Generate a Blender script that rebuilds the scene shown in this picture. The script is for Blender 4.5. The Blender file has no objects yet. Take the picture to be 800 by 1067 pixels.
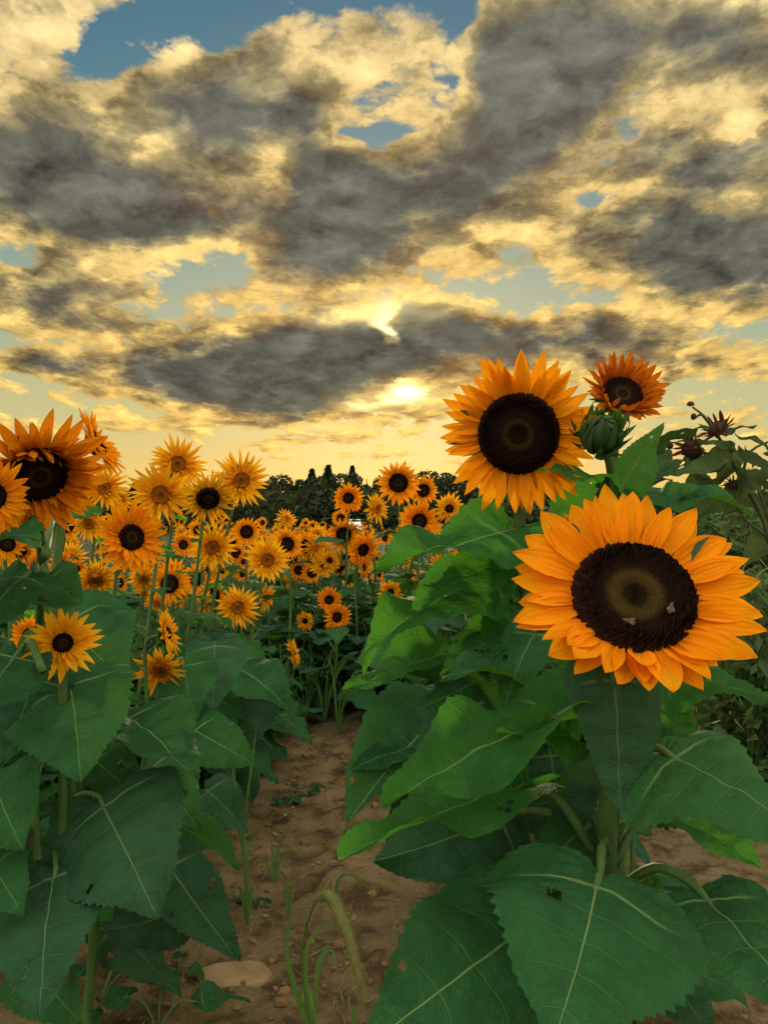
import bpy, math, random
from mathutils import Vector, Matrix, noise
R = math.radians
sc = bpy.context.scene
C = sc.collection
rng = random.Random(7)

# ------------------------------------------------------------------ camera
CAM_H, FPX = 1.05, 791.0
PITCH = math.atan((545 - 533.5) / FPX)
camd = bpy.data.cameras.new('camera')
camd.sensor_fit = 'VERTICAL'
camd.angle = 2 * math.atan(533.5 / FPX)
camd.clip_start, camd.clip_end = 0.02, 6000
cam = bpy.data.objects.new('camera', camd)
C.objects.link(cam)
cam.location = (0, 0, CAM_H)
cam.rotation_euler = (math.pi / 2 + PITCH, 0, 0)
sc.camera = cam
CAMPOS = Vector((0, 0, CAM_H))


def ray(px, py):
    x, z = (px - 400) / FPX, -(py - 533.5) / FPX
    c, s = math.cos(PITCH), math.sin(PITCH)
    return Vector((x, c - z * s, s + z * c))


def P(px, py, d):
    """world point at distance d in front of the camera that the photo shows at (px, py)"""
    return CAMPOS + ray(px, py) * d


# ------------------------------------------------------------------ node helpers
class NT:
    def __init__(self, tree):
        self.t = tree
        tree.nodes.clear()

    def n(self, typ, **kw):
        nd = self.t.nodes.new(typ)
        for k, v in kw.items():
            setattr(nd, k, v)
        return nd

    def link(self, a, b):
        self.t.links.new(a, b)

    def put(self, sock, v):
        if isinstance(v, bpy.types.NodeSocket):
            self.t.links.new(v, sock)
        elif v is not None:
            sock.default_value = v

    def m(self, op, a, b=None, c=None, clamp=False):
        nd = self.n('ShaderNodeMath', operation=op, use_clamp=clamp)
        for i, v in enumerate((a, b, c)):
            if v is not None:
                self.put(nd.inputs[i], v)
        return nd.outputs[0]

    def vm(self, op, a, b=None, scale=None):
        nd = self.n('ShaderNodeVectorMath', operation=op)
        self.put(nd.inputs[0], a)
        if b is not None:
            self.put(nd.inputs[1], b)
        if scale is not None:
            self.put(nd.inputs['Scale'], scale)
        return nd.outputs['Value'] if op in ('DOT_PRODUCT', 'LENGTH', 'DISTANCE') else nd.outputs[0]

    def sstep(self, v, a, b, lo=0.0, hi=1.0, kind='SMOOTHSTEP'):
        nd = self.n('ShaderNodeMapRange', interpolation_type=kind)
        self.put(nd.inputs['Value'], v)
        self.put(nd.inputs['From Min'], a)
        self.put(nd.inputs['From Max'], b)
        self.put(nd.inputs['To Min'], lo)
        self.put(nd.inputs['To Max'], hi)
        return nd.outputs[0]

    def noise(self, vec, scale, detail=4.0, rough=0.55, lac=2.0, dist=0.0, color=False):
        nd = self.n('ShaderNodeTexNoise')
        self.put(nd.inputs['Vector'], vec)
        self.put(nd.inputs['Scale'], scale)
        nd.inputs['Detail'].default_value = detail
        nd.inputs['Roughness'].default_value = rough
        nd.inputs['Lacunarity'].default_value = lac
        nd.inputs['Distortion'].default_value = dist
        return nd.outputs['Color' if color else 'Fac']

    def ramp(self, fac, stops, kind='LINEAR'):
        nd = self.n('ShaderNodeValToRGB')
        cr = nd.color_ramp
        cr.interpolation = kind
        while len(cr.elements) < len(stops):
            cr.elements.new(0.5)
        for e, (p, c) in zip(cr.elements, stops):
            e.position = p
            e.color = (*c, 1.0) if len(c) == 3 else c
        self.put(nd.inputs[0], fac)
        return nd.outputs[0]

    def mix(self, fac, a, b, blend='MIX'):
        nd = self.n('ShaderNodeMix', data_type='RGBA', blend_type=blend)
        self.put(nd.inputs[0], fac)
        for s, v in ((nd.inputs[6], a), (nd.inputs[7], b)):
            if isinstance(v, tuple):
                v = (*v, 1.0) if len(v) == 3 else v
            self.put(s, v)
        return nd.outputs[2]

    def xyz(self, x, y, z=0.0):
        nd = self.n('ShaderNodeCombineXYZ')
        for i, v in enumerate((x, y, z)):
            self.put(nd.inputs[i], v)
        return nd.outputs[0]


def lin(r, g, b):
    f = lambda c: c / 12.92 if c <= 0.04045 else ((c + 0.055) / 1.055) ** 2.4
    return tuple(f(v / 255.0) for v in (r, g, b))


# ------------------------------------------------------------------ sky
SUN_DIR = ray(412, 395).normalized()
SUN_EL = math.asin(SUN_DIR.z)
SUN_AZ = math.atan2(SUN_DIR.x, SUN_DIR.y)


def uv_of(px, py):
    d = ray(px, py)
    return d.x / d.y, d.z / d.y


def build_sky():
    w = bpy.data.worlds.new('World')
    sc.world = w
    w.use_nodes = True
    g = NT(w.node_tree)
    tc = g.n('ShaderNodeTexCoord').outputs['Generated']
    sep = g.n('ShaderNodeSeparateXYZ')
    g.link(tc, sep.inputs[0])
    x, y, z = sep.outputs
    ya = g.m('MAXIMUM', g.m('ABSOLUTE', y), 0.18)
    u, v = g.m('DIVIDE', x, ya), g.m('DIVIDE', g.m('MAXIMUM', z, -0.02), ya)
    Puv = g.xyz(u, v)
    # cloud-deck coordinates: the deck recedes towards the horizon
    dz = g.m('ADD', v, 0.30)
    Q = g.xyz(g.m('DIVIDE', u, dz), g.m('DIVIDE', 1.15, dz), 3.7)
    # two scales of warping make the big forms ragged
    w1 = g.vm('SUBTRACT', g.noise(Q, 2.4, 3, 0.55, color=True), (0.5, 0.5, 0.5))
    w2 = g.vm('SUBTRACT', g.noise(Q, 8.0, 5, 0.62, color=True), (0.5, 0.5, 0.5))
    wamp = g.sstep(v, 0.05, 0.5, 0.35, 1.0, 'LINEAR')
    warp = g.vm('ADD', g.vm('MULTIPLY', w1, (0.17, 0.11, 0)), g.vm('MULTIPLY', w2, (0.085, 0.06, 0)))
    Pw = g.vm('ADD', Puv, g.vm('SCALE', warp, scale=wamp))

    def blobs(rows, total):
        for (px, py, rx, ry, rot, wt) in rows:
            cu, cv = uv_of(px, py)
            mp = g.n('ShaderNodeMapping', vector_type='TEXTURE')
            g.link(Pw, mp.inputs[0])
            mp.inputs['Location'].default_value = (cu, cv, 0)
            mp.inputs['Rotation'].default_value = (0, 0, R(rot))
            mp.inputs['Scale'].default_value = (rx / FPX * 1.4, ry / FPX * 1.4, 1)
            gr = g.n('ShaderNodeTexGradient', gradient_type='QUADRATIC_SPHERE')
            g.link(mp.outputs[0], gr.inputs[0])
            soft = g.m('POWER', gr.outputs['Fac'], 0.7)
            total = g.m('MULTIPLY_ADD', soft, wt, total)
        return total

    clouds = [  # centre, radii (photo px), turn, weight
        (30, 150, 130, 75, 0, .62), (140, 225, 150, 70, -5, .62), (215, 110, 90, 42, -8, .45), (280, 108, 95, 60, 10, .62),
        (190, 165, 150, 70, 0, .40), (70, 215, 110, 60, 0, .3), (368, 228, 112, 88, 5, 1.15), (505, 178, 95, 100, 65, .62),
        (545, 120, 110, 70, 35, .35), (640, 60, 190, 105, 12, .72), (560, 50, 90, 70, 0, .3), (722, 245, 150, 80, 15, 1.05), (775, 272, 100, 56, 0, .5),
        (775, 160, 75, 28, 25, .5), (690, 170, 60, 22, 30, .3), (255, 385, 170, 50, 8, .9), (370, 374, 150, 52, 4, .85), (430, 345, 65, 26, 10, .62),
        (300, 412, 120, 36, 0, .6), (170, 385, 70, 22, -15, .45), (610, 352, 160, 30, 8, .48), (540, 362, 110, 24, 5, .4), (690, 360, 90, 28, 0, .3),
        (50, 305, 130, 44, -4, .45), (130, 338, 110, 26, -12, .34), (45, 378, 80, 16, 0, .42), (435, 440, 46, 14, 10, .42), (390, 445, 40, 9, 0, .25),
        (660, 382, 180, 18, 2, .28), (330, 165, 60, 40, 0, .2), (270, 285, 90, 34, 0, .22), (760, 60, 110, 70, 0, .25),
        (20, 45, 60, 55, -30, .22), (636, 150, 60, 44, 0, .34), (285, 300, 60, 14, 0, .14), (330, 462, 190, 7, 3, .36), (420, 480, 150, 5, -2, .34), (250, 440, 170, 6, 2, .3), (120, 452, 150, 8, -2, .24), (520, 470, 120, 6, 0, .2), (210, 478, 160, 5, 1, .2), (700, 440, 160, 9, 2, .26), (180, 70, 110, 30, 0, .2), (370, 50, 110, 70, 20, .22),
    ]
    gaps = [
        (399, 344, 15, 24, 35, -.75), (385, 330, 40, 14, 0, -.3),
        (300, 296, 130, 20, 4, -.24), (430, 306, 130, 20, -4, -.22), (286, 165, 26, 85, 8, -.26), (440, 240, 24, 60, 10, -.16), (640, 285, 150, 16, 16, -.1), (110, 262, 120, 16, -4, -.2),
        (330, 60, 90, 40, 20, -.12), (600, 170, 130, 24, 32, -.08), (770, 205, 60, 16, 20, -.15), (255, 340, 130, 12, -8, -.12),
        (178, 26, 105, 36, 8, -.62), (104, 60, 36, 50, 0, -.34), (340, 2, 110, 20, 0, -.5), (490, 20, 26, 50, -10, -.5), (478, 85, 40, 36, -30, -.55),
        (385, 134, 66, 13, 8, -.42), (650, 203, 48, 13, 18, -.42), (500, 295, 90, 20, 0, -.20), (285, 322, 60, 10, 0, -.06), (555, 285, 60, 16, 0, -.3),
        (620, 318, 220, 16, 0, -.32), (740, 335, 90, 12, 0, -.25), (200, 300, 120, 26, 10, -.10), (160, 345, 70, 14, 0, -.2), (735, 145, 30, 14, 20, -.3),
        (560, 235, 110, 26, 22, -.18), (620, 150, 160, 22, 28, -.10), (10, 260, 80, 20, 0, -.2), (230, 262, 110, 22, 0, -.22), (110, 40, 50, 40, 0, -.16),
    ]
    def puff(q):
        f = g.noise(q, 4.6, 8, 0.575, 2.1)
        vo = g.n('ShaderNodeTexVoronoi', feature='F1')
        g.put(vo.inputs['Vector'], g.vm('ADD', q, g.vm('SCALE', w2, scale=0.16)))
        vo.inputs['Scale'].default_value = 7.5
        vo.inputs['Detail'].default_value = 3.0
        vo.inputs['Roughness'].default_value = 0.55
        return g.m('MULTIPLY_ADD', g.m('SUBTRACT', 0.5, vo.outputs['Distance']), 0.36, f)
    fb = puff(Q)
    fb2 = g.noise(g.vm('ADD', Q, (5.2, 1.3, 2.0)), 1.9, 4, 0.5)
    tow = g.vm('SUBTRACT', g.xyz(g.m('DIVIDE', SUN_DIR.x / SUN_DIR.y, dz), g.m('DIVIDE', 1.15, 0.30 + SUN_DIR.z / SUN_DIR.y)), Q)
    tow = g.vm('NORMALIZE', g.vm('MULTIPLY', tow, (1, 1, 0)))
    fbs = puff(g.vm('ADD', Q, g.vm('SCALE', tow, scale=0.05)))
    low = g.sstep(v, 0.07, 0.22, -0.34, 0.0)
    base = g.m('ADD', g.m('MULTIPLY_ADD', g.m('SUBTRACT', fb2, 0.5), 0.40, 0.44), low)
    S = blobs(gaps, blobs(clouds, base))
    fine = g.m('SUBTRACT', fb, 0.5)
    D = g.m('MULTIPLY_ADD', fine, 1.35, S)
    # fade clouds to a streaky veil near the horizon
    edge = g.m('SUBTRACT', fb, fbs)            # > 0 where the cloud faces the light
    sdot = g.m('MAXIMUM', g.vm('DOT_PRODUCT', tc, tuple(SUN_DIR)), 0.0)
    near = g.m('POWER', sdot, 14.0)
    # clear air: Nishita sky, tinted by the haze that thickens downward
    sky = g.n('ShaderNodeTexSky', sky_type='NISHITA', sun_disc=False)
    sky.sun_elevation, sky.sun_rotation = SUN_EL, SUN_AZ
    sky.air_density, sky.dust_density, sky.ozone_density = 1.0, 1.6, 1.0
    el = g.sstep(v, 0.0, 0.72, 0, 1, 'LINEAR')
    haze = g.ramp(el, [(0.0, lin(238, 196, 94)), (0.10, lin(226, 194, 110)), (0.20, lin(200, 192, 130)), (0.36, lin(164, 178, 146)),
                       (0.62, lin(112, 148, 148)), (0.85, lin(78, 126, 142)), (1.0, lin(66, 114, 136))])
    K = 10.0                                    # the Background's strength is 1 / K
    haze = g.vm('SCALE', haze, scale=K)
    clear = g.mix(0.05, haze, sky.outputs[0])
    # the cloud's own light: thin parts pass the sun's gold, thick parts are grey
    thin = g.ramp(el, [(0.0, lin(244, 200, 104)), (0.3, lin(234, 196, 112)), (0.7, lin(224, 194, 126)), (1.0, lin(228, 204, 146))])
    mid = g.ramp(el, [(0.0, lin(212, 172, 94)), (0.4, lin(178, 156, 100)), (1.0, lin(166, 152, 110))])
    dark = g.ramp(el, [(0.0, lin(140, 128, 98)), (0.25, lin(98, 98, 86)), (0.6, lin(106, 105, 92)), (1.0, lin(120, 119, 106))])
    soft = g.m('SUBTRACT', g.noise(Q, 5.0, 3, 0.5), 0.5)
    Dd = g.m('MULTIPLY_ADD', edge, -0.8, g.m('MULTIPLY_ADD', soft, 0.8, g.m('MULTIPLY_ADD', fine, 0.50, S)))
    Dd = g.m('MINIMUM', g.m('ADD', Dd, -0.09), g.m('MULTIPLY_ADD', D, 1.5, 0.12))
    c1 = g.mix(g.sstep(Dd, 0.34, 0.56), thin, mid)
    c2 = g.mix(g.sstep(Dd, 0.43, 0.84), c1, dark)
    c2 = g.vm('SCALE', c2, scale=g.m('MULTIPLY_ADD', g.m('SUBTRACT', fb, 0.5), 0.20, 1.0))
    c2 = g.vm('SCALE', c2, scale=g.m('MULTIPLY_ADD', edge, 2.0, 1.0))
    cl = g.vm('SCALE', c2, scale=K)
    col = g.mix(g.sstep(D, 0.02, 0.26), clear, cl)
    # light gathered round the hidden sun, held back by thick cloud
    thinness = g.sstep(D, 0.38, 0.85, 1.0, 0.10)
    col = g.vm('ADD', col, g.vm('SCALE', g.xyz(0.85, 0.26, 0.0), scale=g.m('MULTIPLY', near, thinness)))
    near2 = g.m('POWER', sdot, 160.0)
    col = g.vm('ADD', col, g.vm('SCALE', g.xyz(1.0, 0.5, 0.0), scale=g.m('MULTIPLY', near2, thinness)))
    for px, py, rx, ry, rot, k in ((418, 408, 36, 17, 5, 1.5), (400, 346, 13, 22, 40, .9), (395, 335, 34, 16, 0, .30), (378, 424, 46, 12, 0, .35), (400, 322, 110, 34, 0, .22), (425, 415, 120, 30, 0, .16), (330, 330, 70, 16, -8, .10), (470, 320, 60, 14, 10, .10)):
        cu, cv = uv_of(px, py)
        mp = g.n('ShaderNodeMapping', vector_type='TEXTURE')
        g.link(g.vm('ADD', Puv, g.vm('MULTIPLY', w2, (0.06, 0.045, 0))), mp.inputs[0])
        mp.inputs['Location'].default_value = (cu, cv, 0)
        mp.inputs['Rotation'].default_value = (0, 0, R(rot))
        mp.inputs['Scale'].default_value = (rx / FPX, ry / FPX, 1)
        gr = g.n('ShaderNodeTexGradient', gradient_type='QUADRATIC_SPHERE')
        g.link(mp.outputs[0], gr.inputs[0])
        f = g.m('MULTIPLY', g.m('MULTIPLY', gr.outputs['Fac'], g.sstep(y, 0.0, 0.1)), 26.0 * k)
        col = g.vm('ADD', col, g.vm('SCALE', g.xyz(1.0, 0.82, 0.36), scale=f))
    # unseen sky behind and above the viewer boosted as added fill for the plants
    back = g.m('MULTIPLY', g.sstep(y, 0.62, -0.35, 0.0, SKY_BACK_FILL - 1.0), g.sstep(z, 0.0, 0.9, 0.55, 1.55, 'LINEAR'))
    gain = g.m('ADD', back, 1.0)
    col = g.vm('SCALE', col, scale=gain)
    cool = g.sstep(y, 0.62, -0.35, 0.0, 0.55)
    bw = g.n('ShaderNodeRGBToBW'); g.link(col, bw.inputs[0])
    col = g.mix(cool, col, g.vm('SCALE', g.xyz(1.0, 0.97, 0.90), scale=bw.outputs[0]))
    # under the horizon: dull earth
    col = g.mix(g.sstep(z, -0.03, -0.005), (0.4, 0.32, 0.22), col)
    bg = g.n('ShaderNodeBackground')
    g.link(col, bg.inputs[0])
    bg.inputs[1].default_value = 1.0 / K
    out = g.n('ShaderNodeOutputWorld')
    g.link(bg.outputs[0], out.inputs[0])
    w.cycles.sampling_method = 'MANUAL'
    w.cycles.sample_map_resolution = 512


SKY_BACK_FILL = 3.8  # gain of the added fill from the unseen sky
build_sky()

sund = bpy.data.lights.new('sun', 'SUN')
sund.energy, sund.angle, sund.color = 2.6, R(4.0), (1.0, 0.80, 0.52)
sun = bpy.data.objects.new('sun', sund)
C.objects.link(sun)
sun.rotation_euler = (-SUN_DIR).to_track_quat('-Z', 'Y').to_euler()

sc.view_settings.view_transform = 'Standard'
sc.view_settings.look = 'None'
sc.view_settings.exposure = 0.0
sc.view_settings.gamma = 1.0
sc.view_settings.use_curve_mapping = False

cy = sc.cycles
sc.render.engine = 'CYCLES'
cy.use_adaptive_sampling = True
cy.adaptive_threshold = 0.012
cy.use_denoising = True
cy.max_bounces, cy.diffuse_bounces, cy.glossy_bounces, cy.transmission_bounces, cy.transparent_max_bounces = 6, 3, 2, 4, 4
cy.sample_clamp_indirect = 6.0

# ------------------------------------------------------------------ materials
def new_mat(name):
    m = bpy.data.materials.new(name)
    m.use_nodes = True
    return m, NT(m.node_tree)


def finish(g, base, rough, bump=None, bstr=0.3, bdist=0.002, spec=0.4, trans=None, tfac=0.0, sheen=0.0):
    p = g.n('ShaderNodeBsdfPrincipled')
    g.put(p.inputs['Base Color'], base if not isinstance(base, tuple) else (*base, 1.0))
    g.put(p.inputs['Roughness'], rough)
    p.inputs['Specular IOR Level'].default_value = spec
    if sheen:
        p.inputs['Sheen Weight'].default_value = sheen
    nrm = None
    if bump is not None:
        b = g.n('ShaderNodeBump')
        b.inputs['Strength'].default_value = bstr
        b.inputs['Distance'].default_value = bdist
        g.put(b.inputs['Height'], bump)
        nrm = b.outputs[0]
        g.link(nrm, p.inputs['Normal'])
    sh = p.outputs[0]
    if trans is not None:
        t = g.n('ShaderNodeBsdfTranslucent')
        g.put(t.inputs[0], trans if not isinstance(trans, tuple) else (*trans, 1.0))
        if nrm is not None:
            g.link(nrm, t.inputs['Normal'])
        mx = g.n('ShaderNodeMixShader')
        g.put(mx.inputs[0], tfac)
        g.link(sh, mx.inputs[1])
        g.link(t.outputs[0], mx.inputs[2])
        sh = mx.outputs[0]
    o = g.n('ShaderNodeOutputMaterial')
    g.link(sh, o.inputs[0])


def uvxy(g, name):
    nd = g.n('ShaderNodeUVMap', uv_map=name)
    s = g.n('ShaderNodeSeparateXYZ')
    g.link(nd.outputs[0], s.inputs[0])
    return s.outputs[0], s.outputs[1], nd.outputs[0]


def leaf_mat(name, upper, under, vein, trans, tfac, rough=0.55):
    m, g = new_mat(name)
    s, q, _ = uvxy(g, 'vein')          # s: -1..1 across, q: 0..1 along the side veins
    px, py, pv = uvxy(g, 'plan')        # flat leaf outline, leaf lengths
    ax = g.m('ABSOLUTE', px)
    wid = g.m('MULTIPLY_ADD', g.m('SUBTRACT', 1.0, py), 0.0085, 0.0022)
    mid = g.sstep(ax, g.m('MULTIPLY', wid, 0.45), wid, 1.0, 0.0)
    nv = 8.0
    fr = g.m('ABSOLUTE', g.m('SUBTRACT', g.m('FRACT', g.m('MULTIPLY_ADD', q, nv, 0.5)), 0.5))
    sa = g.m('ABSOLUTE', s)
    lw = g.m('MULTIPLY_ADD', sa, -0.022, 0.040)
    lat = g.sstep(fr, g.m('MULTIPLY', lw, 0.3), lw, 1.0, 0.0)
    lat = g.m('MULTIPLY', lat, g.sstep(sa, 0.55, 1.0, 1.0, 0.12))
    first = g.m('ABSOLUTE', g.m('SUBTRACT', q, 0.375))
    big = g.m('MULTIPLY', g.sstep(first, 0.003, 0.010, 1.0, 0.0), g.sstep(sa, 0.3, 0.95, 1.0, 0.0))
    net = g.n('ShaderNodeTexVoronoi', feature='DISTANCE_TO_EDGE')
    g.put(net.inputs['Vector'], pv)
    net.inputs['Scale'].default_value = 44.0
    netm = g.sstep(net.outputs['Distance'], 0.0, 0.16, 1.0, 0.0)
    vm = g.m('MAXIMUM', g.m('MAXIMUM', mid, big), g.m('MULTIPLY', lat, 0.33))
    vm = g.m('MAXIMUM', vm, g.m('MULTIPLY', netm, 0.08))
    oi = g.n('ShaderNodeObjectInfo')
    rnd = oi.outputs['Random']
    blot = g.noise(g.vm('ADD', pv, g.xyz(g.m('MULTIPLY', rnd, 30.0), rnd)), 5.0, 5, 0.6)
    var = g.mix(g.sstep(blot, 0.3, 0.7), upper, tuple(c * 0.55 for c in upper))
    var = g.mix(g.m('MULTIPLY', rnd, 0.55), var, under)
    # dry brown flecks and a yellowed patch here and there
    fleck = g.noise(g.vm('ADD', pv, g.xyz(g.m('MULTIPLY', rnd, 11.0), 3.0)), 19.0, 2, 0.5)
    var = g.mix(g.sstep(fleck, 0.72, 0.80, 0.0, 0.6), var, (0.10, 0.065, 0.02))
    geo = g.n('ShaderNodeNewGeometry')
    col = g.mix(g.m('MULTIPLY', geo.outputs['Backfacing'], 0.75), var, under)
    col = g.mix(g.m('MULTIPLY', vm, 0.75), col, vein)
    # raised puckers between sunken veins
    pucker = g.m('MULTIPLY', g.m('SUBTRACT', 1.0, g.m('MAXIMUM', mid, g.m('MULTIPLY', lat, 0.8))), 1.0)
    hgt = g.m('ADD', pucker, g.m('MULTIPLY', g.noise(pv, 13.0, 4, 0.55), 1.3))
    hgt = g.m('ADD', hgt, g.m('MULTIPLY', netm, -0.10))
    tcol = g.mix(g.m('MULTIPLY', vm, 0.5), trans, tuple(c * 0.6 for c in trans))
    finish(g, col, g.sstep(blot, 0.3, 0.7, rough + 0.04, rough + 0.2), hgt, 0.6, 0.010, 0.09, tcol, tfac)
    return m


def petal_mat(name, tip, base, trans, tfac):
    m, g = new_mat(name)
    a, l, v = uvxy(g, 'plan')           # a across -1..1, l along 0..1
    oi = g.n('ShaderNodeObjectInfo')
    rnd = oi.outputs['Random']
    st = g.noise(g.xyz(g.m('MULTIPLY', a, 7.0), g.m('MULTIPLY', l, 0.7), g.m('MULTIPLY', rnd, 20.0)), 1.6, 3, 0.6)
    c = g.mix(g.sstep(l, 0.0, 0.62), base, tip)
    c = g.mix(g.sstep(st, 0.38, 0.66, 0.0, 0.42), c, tuple(k * f for k, f in zip(base, (0.78, 0.70, 0.7))))
    c = g.mix(g.sstep(rnd, 0.0, 1.0, 0.0, 0.35), c, tuple(k * f for k, f in zip(tip, (1.0, 1.18, 1.6))))
    rib = g.m('SINE', g.m('MULTIPLY', a, 15.0))
    hgt = g.m('ADD', g.m('MULTIPLY', rib, 0.5), g.m('MULTIPLY', st, 1.2))
    finish(g, c, 0.7, hgt, 0.55, 0.0018, 0.06, trans, tfac)
    return m


def plain_mat(name, c1, c2, scale, rough, bstr=0.3, bdist=0.003, stretch=(1, 1, 1), trans=None, tfac=0.0, spec=0.35):
    m, g = new_mat(name)
    tc = g.n('ShaderNodeTexCoord').outputs['Object']
    oi = g.n('ShaderNodeObjectInfo')
    v = g.vm('ADD', g.vm('MULTIPLY', tc, stretch), g.xyz(g.m('MULTIPLY', oi.outputs['Random'], 17.0), 0, 0))
    f = g.noise(v, scale, 5, 0.62)
    c = g.mix(g.sstep(f, 0.3, 0.7), c1, c2)
    finish(g, c, rough, f, bstr, bdist, spec, trans, tfac)
    return m


def disc_mat(name, stops, rough=0.8):
    m, g = new_mat(name)
    r, a, v = uvxy(g, 'plan')           # r radius 0..1, a raised floret tip 0..1
    tc = g.n('ShaderNodeTexCoord').outputs['Object']
    f = g.noise(tc, 120.0, 4, 0.65)
    rr = g.m('ADD', r, g.m('MULTIPLY', g.m('SUBTRACT', g.noise(tc, 45.0, 3, 0.6), 0.5), 0.12))
    c = g.ramp(rr, stops)
    c = g.mix(g.sstep(a, 0.35, 1.0, 0.0, 0.7), c, g.vm('SCALE', c, scale=2.3))
    c = g.vm('SCALE', c, scale=g.sstep(f, 0.25, 0.75, 0.6, 1.35))
    finish(g, c, rough, f, 0.5, 0.002, 0.03)
    return m


def soil_mat():
    m, g = new_mat('reddish soil')
    tc = g.n('ShaderNodeTexCoord').outputs['Object']
    big = g.noise(tc, 0.9, 4, 0.55)
    f = g.noise(tc, 9.0, 8, 0.68)
    fine = g.noise(tc, 70.0, 5, 0.7)
    c = g.mix(g.sstep(big, 0.35, 0.65), (0.295, 0.212, 0.108), (0.21, 0.162, 0.086))
    c = g.mix(g.sstep(f, 0.36, 0.60, 0.85, 0.0), c, (0.070, 0.040, 0.023))
    c = g.mix(g.sstep(fine, 0.58, 0.74, 0.0, 0.55), c, (0.36, 0.235, 0.14))
    c = g.mix(g.sstep(fine, 0.42, 0.28, 0.0, 0.5), c, (0.08, 0.043, 0.024))
    sep = g.n('ShaderNodeSeparateXYZ'); g.link(tc, sep.inputs[0])
    far = g.m('MAXIMUM', g.sstep(sep.outputs[1], 4.6, 9.0), g.sstep(g.m('ABSOLUTE', sep.outputs[0]), 5.0, 12.0))
    c = g.mix(far, c, (0.030, 0.046, 0.018))
    h = g.m('ADD', g.m('MULTIPLY', f, 1.0), g.m('MULTIPLY', fine, 0.45))
    finish(g, c, 0.95, h, 1.0, 0.05, 0.08)
    return m


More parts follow.
